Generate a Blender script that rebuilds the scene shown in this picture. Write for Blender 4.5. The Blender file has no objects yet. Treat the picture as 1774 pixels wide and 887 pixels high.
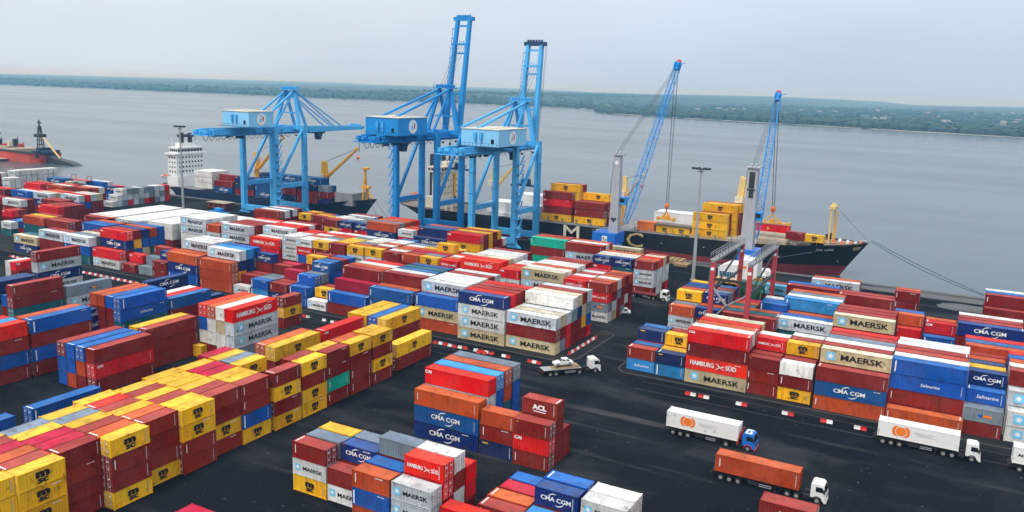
import bpy, math, random
import numpy as np
from mathutils import Vector, Matrix
R = math.radians
sc = bpy.context.scene
col = sc.collection

# ---------------------------------------------------------------- camera
YAW, PITCH, ROLL, CAM_H = 0.495206571, 0.198831263, 0.0317023056, 59.42
F_PX = 1438.858            # focal length in pixels of a 1774 wide picture
Fv = Vector((-math.sin(YAW) * math.cos(PITCH), math.cos(YAW) * math.cos(PITCH), -math.sin(PITCH)))
R0 = Vector((math.cos(YAW), math.sin(YAW), 0))
U0 = R0.cross(Fv)
Rv = R0 * math.cos(ROLL) + U0 * math.sin(ROLL)
Uv = -R0 * math.sin(ROLL) + U0 * math.cos(ROLL)
cam_d = bpy.data.cameras.new('camera')
cam_d.sensor_width = 36
cam_d.lens = F_PX / 1774 * 36
cam_d.clip_start = 1
cam_d.clip_end = 40000
cam = bpy.data.objects.new('camera', cam_d)
col.objects.link(cam)
cam.matrix_world = Matrix(((Rv.x, Uv.x, -Fv.x, 0), (Rv.y, Uv.y, -Fv.y, 0), (Rv.z, Uv.z, -Fv.z, CAM_H), (0, 0, 0, 1)))
sc.camera = cam

# ---------------------------------------------------------------- sky, sun, exposure
SUN_EL = 56
SUN_AZ = (-0.12, -0.99)     # horizontal direction from the scene towards the sun
w = bpy.data.worlds.new('World')
sc.world = w
w.use_nodes = True
nt = w.node_tree
nt.nodes.clear()
out = nt.nodes.new('ShaderNodeOutputWorld')
bg = nt.nodes.new('ShaderNodeBackground')
sky = nt.nodes.new('ShaderNodeTexSky')
sky.sky_type = 'NISHITA'
sky.sun_disc = False
sky.sun_elevation = R(SUN_EL)
sky.sun_rotation = math.atan2(SUN_AZ[0], SUN_AZ[1])
sky.air_density = 1.0
sky.dust_density = 4.0
sky.ozone_density = 1.0
# overcast veil over the blue sky: brighter towards the zenith (as any overcast is), faintly uneven
tc = nt.nodes.new('ShaderNodeTexCoord')
nz = nt.nodes.new('ShaderNodeTexNoise')
nz.inputs['Scale'].default_value = 1.4
nz.inputs['Detail'].default_value = 4
mp = nt.nodes.new('ShaderNodeMapping')
mp.inputs['Scale'].default_value = (1, 1, 3.2)
sep = nt.nodes.new('ShaderNodeSeparateXYZ')
nt.links.new(tc.outputs['Generated'], sep.inputs[0])
ramp = nt.nodes.new('ShaderNodeValToRGB')
cr = ramp.color_ramp
cr.elements[0].position = 0.0; cr.elements[0].color = (6.1, 6.8, 7.7, 1)
cr.elements[1].position = 1.0; cr.elements[1].color = (11.5, 12.2, 13.0, 1)
for p_, c_ in ((0.05, (6.5, 7.05, 7.7)), (0.14, (7.7, 7.95, 8.2)), (0.45, (9.2, 9.7, 10.3))):
    e_ = cr.elements.new(p_); e_.color = (*c_, 1)
nt.links.new(sep.outputs[2], ramp.inputs[0])
mrn = nt.nodes.new('ShaderNodeMapRange')
mrn.inputs['From Min'].default_value = 0.3; mrn.inputs['From Max'].default_value = 0.7
mrn.inputs['To Min'].default_value = 0.93; mrn.inputs['To Max'].default_value = 1.11
veil = nt.nodes.new('ShaderNodeVectorMath'); veil.operation = 'SCALE'
dt = nt.nodes.new('ShaderNodeVectorMath'); dt.operation = 'DOT_PRODUCT'; dt.inputs[1].default_value = (0.2, 0.98, 0.0)   # denser, bluer cloud bank over the river mouth
nt.links.new(tc.outputs['Generated'], dt.inputs[0])
dm = nt.nodes.new('ShaderNodeMapRange'); dm.inputs['From Min'].default_value = 0.45; dm.inputs['From Max'].default_value = 1.0
nt.links.new(dt.outputs['Value'], dm.inputs['Value'])
tint = nt.nodes.new('ShaderNodeMix'); tint.data_type = 'RGBA'
tint.inputs[6].default_value = (0.90, 0.925, 0.95, 1); tint.inputs[7].default_value = (0.68, 0.76, 0.86, 1)
nt.links.new(dm.outputs[0], tint.inputs[0])
vm = nt.nodes.new('ShaderNodeVectorMath'); vm.operation = 'MULTIPLY'
mix = nt.nodes.new('ShaderNodeMix')
mix.data_type = 'RGBA'
mix.inputs[0].default_value = 0.85
nt.links.new(tc.outputs['Generated'], mp.inputs['Vector'])
nt.links.new(mp.outputs[0], nz.inputs['Vector'])
nt.links.new(nz.outputs['Fac'], mrn.inputs['Value'])
nt.links.new(ramp.outputs[0], veil.inputs[0])
nt.links.new(mrn.outputs[0], veil.inputs['Scale'])
nt.links.new(veil.outputs[0], vm.inputs[0]); nt.links.new(tint.outputs[2], vm.inputs[1])
nt.links.new(sky.outputs[0], mix.inputs[6])
nt.links.new(vm.outputs[0], mix.inputs[7])
nt.links.new(mix.outputs[2], bg.inputs[0])
bg.inputs[1].default_value = 0.1
nt.links.new(bg.outputs[0], out.inputs[0])

sun_d = bpy.data.lights.new('sun', 'SUN')
sun_d.energy = 1.5
sun_d.angle = R(10)
sun_d.color = (1.0, 0.95, 0.87)
sun = bpy.data.objects.new('sun', sun_d)
col.objects.link(sun)
_az = Vector((SUN_AZ[0], SUN_AZ[1], 0)).normalized()
sun_dir = Vector((_az.x * math.cos(R(SUN_EL)), _az.y * math.cos(R(SUN_EL)), math.sin(R(SUN_EL))))
sun.rotation_euler = sun_dir.to_track_quat('Z', 'Y').to_euler()
sun.location = (0, 0, 200)

sc.view_settings.view_transform = 'Standard'
sc.view_settings.look = 'None'
sc.view_settings.exposure = 0.42
sc.view_settings.gamma = 1.0
sc.view_settings.use_curve_mapping = False
sc.cycles.max_bounces = 6
sc.cycles.diffuse_bounces = 2
sc.cycles.glossy_bounces = 2
sc.cycles.volume_bounces = 0
sc.cycles.use_denoising = True

# ---------------------------------------------------------------- helpers
def props(o, label=None, cat=None, group=None, kind=None):
    if label: o['label'] = label
    if cat: o['category'] = cat
    if group: o['group'] = group
    if kind: o['kind'] = kind
    return o

class MB:
    """collects faces, then links them as ONE mesh object"""
    def __init__(s): s.v = []; s.f = []; s.m = []
    def add(s, vs, fs, mi=0):
        b = len(s.v)
        s.v += [tuple(v) for v in vs]
        s.f += [tuple(b + i for i in f) for f in fs]
        s.m += [mi] * len(fs)
        return s
    def box(s, a, b, mi=0):
        x0, y0, z0 = a; x1, y1, z1 = b
        return s.add([(x0, y0, z0), (x1, y0, z0), (x1, y1, z0), (x0, y1, z0), (x0, y0, z1), (x1, y0, z1), (x1, y1, z1), (x0, y1, z1)],
                     [(0, 3, 2, 1), (4, 5, 6, 7), (0, 1, 5, 4), (1, 2, 6, 5), (2, 3, 7, 6), (3, 0, 4, 7)], mi)
    def hexa(s, bot, top, mi=0):
        return s.add(list(bot) + list(top), [(0, 3, 2, 1), (4, 5, 6, 7), (0, 1, 5, 4), (1, 2, 6, 5), (2, 3, 7, 6), (3, 0, 4, 7)], mi)
    def bar(s, p, q, wx=0.3, wz=None, mi=0, wx2=None, wz2=None):
        p = Vector(p); q = Vector(q); d = (q - p).normalized()
        up = Vector((0, 0, 1)) if abs(d.z) < 0.95 else Vector((0, 1, 0))
        a = d.cross(up).normalized(); b = a.cross(d).normalized()
        wz = wz or wx; wx2 = wx2 or wx; wz2 = wz2 or wz
        def ring(c, u, v): return [c - a * u / 2 - b * v / 2, c + a * u / 2 - b * v / 2, c + a * u / 2 + b * v / 2, c - a * u / 2 + b * v / 2]
        return s.add(ring(p, wx, wz) + ring(q, wx2, wz2), [(0, 1, 2, 3), (7, 6, 5, 4), (0, 4, 5, 1), (1, 5, 6, 2), (2, 6, 7, 3), (3, 7, 4, 0)], mi)
    def tube(s, p, q, r, n=8, mi=0, r2=None):
        p = Vector(p); q = Vector(q); d = (q - p).normalized()
        up = Vector((0, 0, 1)) if abs(d.z) < 0.95 else Vector((0, 1, 0))
        a = d.cross(up).normalized(); b = a.cross(d).normalized()
        r2 = r if r2 is None else r2
        vs = []
        for c, rr in ((p, r), (q, r2)):
            for i in range(n):
                t = 2 * math.pi * i / n
                vs.append(c + a * rr * math.cos(t) + b * rr * math.sin(t))
        fs = [(i, (i + 1) % n, n + (i + 1) % n, n + i) for i in range(n)] + [tuple(range(n))[::-1], tuple(range(n, 2 * n))]
        return s.add(vs, fs, mi)
    def prism(s, pts, axis, a, b, mi=0):
        """pts: outline; axis 'y': pts are (x,z) extruded y from a to b; 'x': (y,z); 'z': (x,y)"""
        n = len(pts)
        if axis == 'y': v = [(p[0], a, p[1]) for p in pts] + [(p[0], b, p[1]) for p in pts]
        elif axis == 'x': v = [(a, p[0], p[1]) for p in pts] + [(b, p[0], p[1]) for p in pts]
        else: v = [(p[0], p[1], a) for p in pts] + [(p[0], p[1], b) for p in pts]
        fs = [(i, (i + 1) % n, n + (i + 1) % n, n + i) for i in range(n)] + [tuple(range(n))[::-1], tuple(range(n, 2 * n))]
        return s.add(v, fs, mi)
    def ball(s, c, r, n=8, m=5, mi=0, sz=1.0):
        vs = []; fs = []
        for j in range(m + 1):
            ph = math.pi * j / m
            for i in range(n):
                t = 2 * math.pi * i / n
                vs.append((c[0] + r * math.sin(ph) * math.cos(t), c[1] + r * math.sin(ph) * math.sin(t), c[2] + r * sz * math.cos(ph)))
        for j in range(m):
            for i in range(n):
                fs.append((j * n + i, j * n + (i + 1) % n, (j + 1) * n + (i + 1) % n, (j + 1) * n + i))
        return s.add(vs, fs, mi)
    def mesh(s, name, mats):
        me = bpy.data.meshes.new(name)
        me.from_pydata(s.v, [], s.f)
        for m in mats: me.materials.append(m)
        if len(mats) > 1: me.polygons.foreach_set('material_index', s.m)
        me.update()
        import bmesh
        bm = bmesh.new(); bm.from_mesh(me)
        bmesh.ops.recalc_face_normals(bm, faces=bm.faces)
        bm.to_mesh(me); bm.free()
        return me
    def build(s, name, mats, parent=None, loc=(0, 0, 0), rz=0.0):
        if not isinstance(mats, (list, tuple)): mats = [mats]
        o = bpy.data.objects.new(name, s.mesh(name, mats))
        col.objects.link(o)
        o.location = loc; o.rotation_euler = (0, 0, rz)
        if parent: o.parent = parent
        return o

def empty(name, loc=(0, 0, 0), rz=0.0, **kw):
    o = bpy.data.objects.new(name, None)
    col.objects.link(o)
    o.location = loc; o.rotation_euler = (0, 0, rz)
    o.empty_display_size = 0.5
    return props(o, **kw)

def inst(me, name, parent=None, loc=(0, 0, 0), rz=0.0):
    o = bpy.data.objects.new(name, me)
    col.objects.link(o)
    o.location = loc; o.rotation_euler = (0, 0, rz)
    if parent: o.parent = parent
    return o

def copy_tree(o, parent=None):
    c = o.copy(); col.objects.link(c)
    if parent: c.parent = parent
    for ch in o.children: copy_tree(ch, c)
    return c

# ---------------------------------------------------------------- materials
def principled(name, rgb, rough=0.6, metal=0.0, spec=0.4, var=0.0, grime=0.0, streak=0.0, scale=0.35, rust=0.0, fade=0.0):
    m = bpy.data.materials.new(name)
    m.use_nodes = True
    t = m.node_tree; N = t.nodes; L = t.links
    b = N['Principled BSDF']
    b.inputs['Roughness'].default_value = rough
    b.inputs['Metallic'].default_value = metal
    b.inputs['Specular IOR Level'].default_value = spec
    b.inputs['Base Color'].default_value = (*rgb, 1)
    if not (var or grime or streak or rust): return m
    oi = N.new('ShaderNodeObjectInfo')
    geo = N.new('ShaderNodeNewGeometry')
    tcn = N.new('ShaderNodeTexCoord')
    hsv = N.new('ShaderNodeHueSaturation')
    hsv.inputs['Color'].default_value = (*rgb, 1)
    mr = N.new('ShaderNodeMapRange')
    mr.inputs['To Min'].default_value = 1 - var; mr.inputs['To Max'].default_value = 1 + var
    L.new(oi.outputs['Random'], mr.inputs['Value'])
    L.new(mr.outputs[0], hsv.inputs['Value'])
    mr2 = N.new('ShaderNodeMapRange')
    mr2.inputs['To Min'].default_value = 0.5 - 0.02 * var; mr2.inputs['To Max'].default_value = 0.5 + 0.02 * var
    L.new(oi.outputs['Random'], mr2.inputs['Value']); L.new(mr2.outputs[0], hsv.inputs['Hue'])
    cur = hsv.outputs['Color']
    def mixin(fac, rgb2, curr, mode='MIX'):
        mx = N.new('ShaderNodeMix'); mx.data_type = 'RGBA'; mx.blend_type = mode
        L.new(fac, mx.inputs[0]); L.new(curr, mx.inputs[6]); mx.inputs[7].default_value = (*rgb2, 1)
        return mx.outputs[2]
    def noise(sc_, det, lo, hi, amt, vec):
        n = N.new('ShaderNodeTexNoise'); n.inputs['Scale'].default_value = sc_; n.inputs['Detail'].default_value = det
        L.new(vec, n.inputs['Vector'])
        q = N.new('ShaderNodeMapRange'); q.inputs['From Min'].default_value = lo; q.inputs['From Max'].default_value = hi
        q.inputs['To Max'].default_value = amt
        L.new(n.outputs['Fac'], q.inputs['Value'])
        return q.outputs[0]
    mpn = N.new('ShaderNodeMapping'); L.new(geo.outputs['Position'], mpn.inputs['Vector'])
    if fade:    # uneven sun-bleaching and touched-up patches
        cur = mixin(noise(0.16, 2, 0.42, 0.62, fade, mpn.outputs[0]), tuple(min(.85, v * 1.18 + .028) for v in rgb), cur)
        cur = mixin(noise(0.55, 1, 0.60, 0.63, fade * .8, mpn.outputs[0]), tuple(v * .62 for v in rgb), cur)
    if grime:
        cur = mixin(noise(scale, 5, 0.42, 0.75, grime, mpn.outputs[0]), (0.09, 0.07, 0.055), cur)
    if streak:
        mp2 = N.new('ShaderNodeMapping'); mp2.inputs['Scale'].default_value = (1.6, 1.6, 0.16)
        L.new(geo.outputs['Position'], mp2.inputs['Vector'])
        cur = mixin(noise(1.3, 3, 0.52, 0.8, streak, mp2.outputs[0]), (0.05, 0.035, 0.03), cur)
    if rust:
        cur = mixin(noise(1.1, 6, 0.62, 0.70, rust, mpn.outputs[0]), (0.17, 0.06, 0.025), cur)
    L.new(cur, b.inputs['Base Color'])
    return m

M = {}
PAINT = {  # container paints
    'm': (0.24, 0.015, 0.009), 'q': (0.40, 0.014, 0.030), 'r': (0.74, 0.007, 0.005), 'o': (0.48, 0.066, 0.014), 'y': (0.90, 0.45, 0.008),
    'w': (0.66, 0.66, 0.64), 'k': (0.56, 0.46, 0.27), 'p': (0.80, 0.78, 0.72), 'g': (0.22, 0.27, 0.31), 'G': (0.56, 0.60, 0.64),
    'b': (0.008, 0.095, 0.44), 'C': (0.008, 0.085, 0.27), 'c': (0.007, 0.028, 0.165), 'n': (0.010, 0.026, 0.12), 'l': (0.030, 0.27, 0.62),
    't': (0.010, 0.12, 0.15), 'T': (0.004, 0.40, 0.27)}
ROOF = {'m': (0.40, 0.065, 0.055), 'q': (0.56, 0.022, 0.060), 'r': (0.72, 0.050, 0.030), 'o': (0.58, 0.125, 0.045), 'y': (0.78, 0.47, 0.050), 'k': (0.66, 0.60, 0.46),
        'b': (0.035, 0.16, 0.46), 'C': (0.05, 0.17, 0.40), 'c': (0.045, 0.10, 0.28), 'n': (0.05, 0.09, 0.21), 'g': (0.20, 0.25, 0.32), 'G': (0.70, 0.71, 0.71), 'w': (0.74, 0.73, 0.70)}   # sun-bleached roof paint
for k_, c_ in PAINT.items():
    light = sum(c_) > 1.3
    M['c_' + k_] = principled('container_paint_' + k_, c_, rough=0.6, spec=0.07, var=0.24, fade=.5, grime=0.12 if k_ == 'y' else 0.24, streak=0.42 if light else 0.22 if k_ == 'y' else 0.36, rust=0.6 if light else 0.4)
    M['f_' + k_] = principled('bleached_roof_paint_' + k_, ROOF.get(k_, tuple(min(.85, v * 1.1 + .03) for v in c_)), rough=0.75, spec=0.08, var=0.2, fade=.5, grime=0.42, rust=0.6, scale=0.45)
M['white_mark'] = principled('white_marking', (0.82, 0.82, 0.80), rough=0.6)
M['black_mark'] = principled('black_marking', (0.012, 0.012, 0.014), rough=0.6)
M['star_blue'] = principled('light_blue_marking', (0.16, 0.55, 0.82), rough=0.6)
M['gold_mark'] = principled('gold_marking', (0.72, 0.40, 0.05), rough=0.6)
M['orange_mark'] = principled('orange_marking', (0.90, 0.20, 0.015), rough=0.6)
M['red_mark'] = principled('red_marking', (0.65, 0.02, 0.02), rough=0.6)
M['grey_mark'] = principled('grey_marking', (0.5, 0.5, 0.48), rough=0.6)
M['galv'] = principled('galvanised_steel', (0.42, 0.43, 0.44), rough=0.45, metal=0.3, var=0.05, grime=0.25)
M['crane_deep'] = principled('deep_crane_blue_paint', (0.010, 0.27, 0.66), rough=0.5, spec=0.25, var=0.04, grime=0.14, streak=0.22, rust=0.22)
M['crane_blue'] = principled('crane_blue_paint', (0.075, 0.43, 0.80), rough=0.5, spec=0.25, var=0.04, grime=0.14, streak=0.22, rust=0.22)
M['crane_pale'] = principled('pale_blue_paint', (0.26, 0.62, 0.90), rough=0.5, spec=0.2, var=0.03, grime=0.12, streak=0.2)
M['boom_blue'] = principled('boom_blue_paint', (0.012, 0.29, 0.74), rough=0.5, spec=0.2, var=0.03, grime=0.12, streak=0.2)
M['cab_blue'] = principled('bright_blue_paint', (0.012, 0.16, 0.60), rough=0.4, grime=0.1, var=0.02)
M['dark_blue'] = principled('dark_machine_blue', (0.008, 0.05, 0.13), rough=0.5, grime=0.2)
M['tower_grey'] = principled('tower_grey_paint', (0.40, 0.41, 0.45), rough=0.45, grime=0.12, streak=0.3, var=0.03)
M['steel_dark'] = principled('dark_steel', (0.03, 0.032, 0.036), rough=0.5, grime=0.2)
M['wire'] = principled('steel_rope', (0.07, 0.075, 0.085), rough=0.6)
M['rope_line'] = principled('mooring_rope', (0.06, 0.10, 0.13), rough=0.8)
M['glass'] = principled('dark_glass', (0.012, 0.016, 0.02), rough=0.08, spec=0.6)
M['white_paint'] = principled('white_paint', (0.80, 0.80, 0.78), rough=0.45, spec=.2, grime=0.12, streak=0.25, var=0.02)
M['cream_paint'] = principled('cream_ship_paint', (0.72, 0.66, 0.52), rough=0.5, grime=0.2, streak=0.35, rust=0.4)
M['yellow_paint'] = principled('crane_yellow_paint', (0.75, 0.36, 0.012), rough=0.45, grime=0.12, streak=0.2)
M['cream_yellow'] = principled('faded_yellow_paint', (0.78, 0.56, 0.20), rough=0.5, grime=0.15, streak=0.3, rust=0.4)
M['orange_paint'] = principled('orange_paint', (0.72, 0.16, 0.02), rough=0.5, grime=0.15)
M['red_paint'] = principled('red_paint', (0.45, 0.02, 0.02), rough=0.5, grime=0.2, streak=0.3)
M['pink_red'] = principled('sun_faded_red_paint', (0.52, 0.05, 0.06), rough=0.5, grime=0.2, streak=0.25)
M['hull_black'] = principled('hull_black_paint', (0.006, 0.008, 0.014), rough=0.45, grime=0.12, streak=0.15)
M['hull_blue'] = principled('hull_blue_paint', (0.004, 0.02, 0.06), rough=0.4, grime=0.15, streak=0.2)
M['boot_red'] = principled('boot_topping_red', (0.20, 0.018, 0.022), rough=0.6, grime=0.3, streak=0.3)
M['hull_red'] = principled('hull_orange_red', (0.55, 0.06, 0.03), rough=0.55, grime=0.3, streak=0.3, scale=0.1)
M['deck_brown'] = principled('weathered_deck', (0.20, 0.15, 0.11), rough=0.8, grime=0.4, scale=0.15)
M['deck_grey'] = principled('grey_deck', (0.25, 0.26, 0.27), rough=0.7, grime=0.4)
M['hatch_tan'] = principled('tan_hatch_paint', (0.42, 0.35, 0.24), rough=0.7, grime=0.3, scale=0.2)
M['tyre'] = principled('tyre_rubber', (0.012, 0.012, 0.012), rough=0.85)
M['rim'] = principled('wheel_rim', (0.30, 0.29, 0.27), rough=0.5, grime=0.3)
M['chassis'] = principled('chassis_black', (0.018, 0.018, 0.02), rough=0.6, grime=0.25)
M['timber'] = principled('timber', (0.36, 0.25, 0.12), rough=0.8, grime=0.45, scale=0.6)
M['green_mach'] = principled('machine_green', (0.02, 0.16, 0.09), rough=0.5, grime=0.25)
M['concrete'] = principled('concrete', (0.13, 0.132, 0.13), rough=0.95, spec=.1, grime=0.45, scale=0.08)
M['kerb'] = principled('kerb_concrete', (0.065, 0.066, 0.068), rough=0.95, spec=.1, grime=0.6, scale=0.25)
M['line_paint'] = principled('worn_line_paint', (0.05, 0.05, 0.052), rough=0.95, spec=.1, grime=0.85, scale=0.5)
M['barrier_red'] = principled('barrier_red_plastic', (0.62, 0.02, 0.015), rough=0.45, grime=0.25)
M['barrier_white'] = principled('barrier_white_plastic', (0.78, 0.78, 0.76), rough=0.45, grime=0.3)
M['lamp_lens'] = principled('lamp_lens', (0.6, 0.6, 0.58), rough=0.2)
# ================================================================ SITE: yard, quay, water, far shore
def ground_material():
    m = bpy.data.materials.new('yard_asphalt'); m.use_nodes = True
    t = m.node_tree; N = t.nodes; L = t.links; b = N['Principled BSDF']
    b.inputs['Roughness'].default_value = 1.0
    b.inputs['Specular IOR Level'].default_value = 0.06
    g = N.new('ShaderNodeNewGeometry')
    def noise(scale, det, lo, hi, vs=(1, 1, 1), rot=0, rough=0.55):
        mp = N.new('ShaderNodeMapping'); mp.inputs['Scale'].default_value = vs; mp.inputs['Rotation'].default_value = (0, 0, rot)
        L.new(g.outputs['Position'], mp.inputs['Vector'])
        n = N.new('ShaderNodeTexNoise'); n.inputs['Scale'].default_value = scale; n.inputs['Detail'].default_value = det; n.inputs['Roughness'].default_value = rough
        L.new(mp.outputs[0], n.inputs['Vector'])
        q = N.new('ShaderNodeMapRange'); q.inputs['From Min'].default_value = lo; q.inputs['From Max'].default_value = hi
        L.new(n.outputs['Fac'], q.inputs['Value'])
        return q.outputs[0]
    def mixc(fac, a, bcol):
        mx = N.new('ShaderNodeMix'); mx.data_type = 'RGBA'
        L.new(fac, mx.inputs[0])
        if isinstance(a, tuple): mx.inputs[6].default_value = (*a, 1)
        else: L.new(a, mx.inputs[6])
        mx.inputs[7].default_value = (*bcol, 1)
        return mx.outputs[2]
    def scaled(fac, k):
        q = N.new('ShaderNodeMath'); q.operation = 'MULTIPLY'; L.new(fac, q.inputs[0]); q.inputs[1].default_value = k; return q.outputs[0]
    c = mixc(noise(0.02, 6, 0.35, 0.7), (0.0060, 0.0082, 0.0118), (0.0115, 0.0145, 0.0190))
    c = mixc(scaled(noise(0.06, 9, 0.50, 0.74, (0.35, 1, 1), 0.12, .65), 0.75), c, (0.058, 0.060, 0.063))     # dusty traffic streaks
    c = mixc(scaled(noise(0.10, 8, 0.55, 0.78, (1, 0.16, 1), 0.9), 0.45), c, (0.040, 0.040, 0.041))
    c = mixc(scaled(noise(0.22, 9, 0.60, 0.74, (0.07, 1, 1), 0.05), 0.75), c, (0.075, 0.075, 0.075))    # tyre tracks
    c = mixc(scaled(noise(0.05, 7, 0.56, 0.64), 0.7), c, (0.006, 0.0075, 0.0095))                           # oil stains
    c = mixc(scaled(noise(1.4, 3, 0.69, 0.73), 0.8), c, (0.16, 0.15, 0.14))                               # litter, chips
    L.new(c, b.inputs['Base Color'])
    n = N.new('ShaderNodeTexNoise'); n.inputs['Scale'].default_value = 3.0; n.inputs['Detail'].default_value = 5
    L.new(g.outputs['Position'], n.inputs['Vector'])
    bp = N.new('ShaderNodeBump'); bp.inputs['Strength'].default_value = 0.25; bp.inputs['Distance'].default_value = 0.05
    L.new(n.outputs['Fac'], bp.inputs['Height']); L.new(bp.outputs[0], b.inputs['Normal'])
    return m

def water_material():
    m = bpy.data.materials.new('estuary_water'); m.use_nodes = True
    t = m.node_tree; N = t.nodes; L = t.links; b = N['Principled BSDF']
    b.inputs['Roughness'].default_value = 0.22
    b.inputs['IOR'].default_value = 1.33
    b.inputs['Specular IOR Level'].default_value = 0.5
    g = N.new('ShaderNodeNewGeometry')
    mp = N.new('ShaderNodeMapping'); mp.inputs['Scale'].default_value = (0.0016, 0.008, 1); mp.inputs['Rotation'].default_value = (0, 0, 0.25)
    L.new(g.outputs['Position'], mp.inputs['Vector'])
    n1 = N.new('ShaderNodeTexNoise'); n1.inputs['Scale'].default_value = 1.0; n1.inputs['Detail'].default_value = 7
    L.new(mp.outputs[0], n1.inputs['Vector'])
    q = N.new('ShaderNodeMapRange'); q.inputs['From Min'].default_value = 0.35; q.inputs['From Max'].default_value = 0.7
    L.new(n1.outputs['Fac'], q.inputs['Value'])
    mx = N.new('ShaderNodeMix'); mx.data_type = 'RGBA'; L.new(q.outputs[0], mx.inputs[0])
    mx.inputs[6].default_value = (0.046, 0.068, 0.082, 1); mx.inputs[7].default_value = (0.070, 0.092, 0.106, 1)
    L.new(mx.outputs[2], b.inputs['Base Color'])
    q2 = N.new('ShaderNodeMapRange'); q2.inputs['From Min'].default_value = 0.35; q2.inputs['From Max'].default_value = 0.7
    q2.inputs['To Min'].default_value = 0.14; q2.inputs['To Max'].default_value = 0.27
    L.new(n1.outputs['Fac'], q2.inputs['Value']); L.new(q2.outputs[0], b.inputs['Roughness'])
    n2 = N.new('ShaderNodeTexNoise'); n2.inputs['Scale'].default_value = 0.35; n2.inputs['Detail'].default_value = 4
    mp2 = N.new('ShaderNodeMapping'); mp2.inputs['Scale'].default_value = (1, 2.2, 1); mp2.inputs['Rotation'].default_value = (0, 0, 0.4)
    L.new(g.outputs['Position'], mp2.inputs['Vector']); L.new(mp2.outputs[0], n2.inputs['Vector'])
    bp = N.new('ShaderNodeBump'); bp.inputs['Strength'].default_value = 0.22; bp.inputs['Distance'].default_value = 0.2
    L.new(n2.outputs['Fac'], bp.inputs['Height']); L.new(bp.outputs[0], b.inputs['Normal'])
    return m

QUAY_Y = 292.0
g = MB(); g.box((-900, -420, -9), (620, QUAY_Y - 2.4, 0))
props(g.build('yard_ground', ground_material()), kind='structure')
g = MB(); g.box((-900, QUAY_Y - 2.4, -9), (620, QUAY_Y, 0.12))
props(g.build('quay_edge', M['concrete']), kind='structure')
g = MB(); g.add([(-14000, -3000, -2), (14000, -3000, -2), (14000, 14000, -2), (-14000, 14000, -2)], [(0, 1, 2, 3)])
props(g.build('water', water_material()), kind='structure')

# paler worn concrete apron along the berth near the bow
g = MB()
for (x0, y0, x1, y1) in ((-30, 281, 40, 289.4), (-3, 268, 30, 279), (-120, 284.5, -60, 289.3)):
    rr = random.Random(int(x0)); n = 26
    pts = []
    for i in range(n):
        a = 2 * math.pi * i / n
        pts.append(((x0 + x1) / 2 + (x1 - x0) / 2 * math.copysign(abs(math.cos(a)) ** .5, math.cos(a)) * rr.uniform(.86, 1), (y0 + y1) / 2 + (y1 - y0) / 2 * math.copysign(abs(math.sin(a)) ** .5, math.sin(a)) * rr.uniform(.8, 1)))
    g.add([(x, y, 0.004) for x, y in pts], [tuple(range(n))])
props(g.build('concrete_apron', principled('worn_apron', (0.10, 0.105, 0.11), rough=.85, grime=.75, scale=.12)), kind='structure')

# crane rails, worn road lines, kerbs
g = MB()
for y in (270, 288): g.box((-700, y - .15, 0.0), (300, y + .15, 0.05))
props(g.build('crane_rail', M['steel_dark']), kind='structure')
g = MB()
for (x0, x1, y) in ((-430, -74, 155.2), (-430, -74, 151.5), (-54, 160, 154.8), (-54, 160, 159.6), (-430, -70, 223.5), (-60, 100, 190.0)):
    g.add([(x0, y - .12, 0.004), (x1, y - .12, 0.004), (x1, y + .12, 0.004), (x0, y + .12, 0.004)], [(0, 1, 2, 3)])
props(g.build('road_line', M['line_paint']), kind='structure')
def kerb_path(pts, w_=0.35, h_=0.14):
    g = MB()
    for i in range(len(pts) - 1): g.bar((*pts[i], h_ / 2), (*pts[i + 1], h_ / 2), w_, h_)
    return g
def arc(cx, cy, r, a0, a1, n=8): return [(cx + r * math.cos(R(a0 + (a1 - a0) * i / n)), cy + r * math.sin(R(a0 + (a1 - a0) * i / n))) for i in range(n + 1)]
props(kerb_path([(-430, 161.2)] + [(-76.5, 161.2)] + arc(-76.5, 166.2, 5, -90, 0)[1:] + [(-71.5, 186)] + arc(-74.5, 186, 3, 0, 90)[1:] + [(-80, 189)]).build('kerb', M['kerb']), kind='structure')
props(kerb_path([(160, 162.6), (-58.5, 162.6)] + arc(-58.5, 165.6, 3, 270, 180)[1:] + [(-61.5, 176)]).build('kerb', M['kerb']), kind='structure')
g = MB(); g.add([(-61.3, 162.8, 0.004), (160, 162.8, 0.004), (160, 188, 0.004), (-61.3, 188, 0.004)], [(0, 1, 2, 3)])
g.add([(-430, 161.4, 0.004), (-71.7, 161.4, 0.004), (-71.7, 188.8, 0.004), (-430, 188.8, 0.004)], [(0, 1, 2, 3)])
props(g.build('stacking_pad', principled('stacking_pad_asphalt', (0.020, 0.022, 0.025), rough=1.0, spec=.06, grime=.3, scale=.1, var=.02)), kind='structure')

# ---- the far shore of the estuary
shore = [(-13000, 2900), (-9000, 2700), (-4400, 2540), (-3200, 2600), (-2200, 2640), (-1500, 2720), (-1240, 2745), (-1080, 2560), (-1010, 2360), (-894, 2225), (-500, 2060), (90, 1853), (700, 1640), (1500, 1420), (3200, 1150), (13000, 700)]
def shore_pts(step):
    o = []
    for (x0, y0), (x1, y1) in zip(shore, shore[1:]):
        n = max(1, int(math.hypot(x1 - x0, y1 - y0) / step))
        o += [(x0 + (x1 - x0) * i / n, y0 + (y1 - y0) * i / n) for i in range(n)]
    return o + [shore[-1]]
rs = random.Random(5)
def land_h(x, d):
    base = min(d / 60, 1) * 2.5
    hill = 30 * min(1, max(0, (-1300 - x) / 500)) * min(1, max(0, (d - 60) / 700)) * (0.85 + .15 * math.sin(x * .0021))
    far = max(0, d - 1200) / 3000 * 10 * (1 + .5 * math.sin(x * .0017 + 1))
    return -1.95 + base + hill + far
sp = shore_pts(60)
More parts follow.
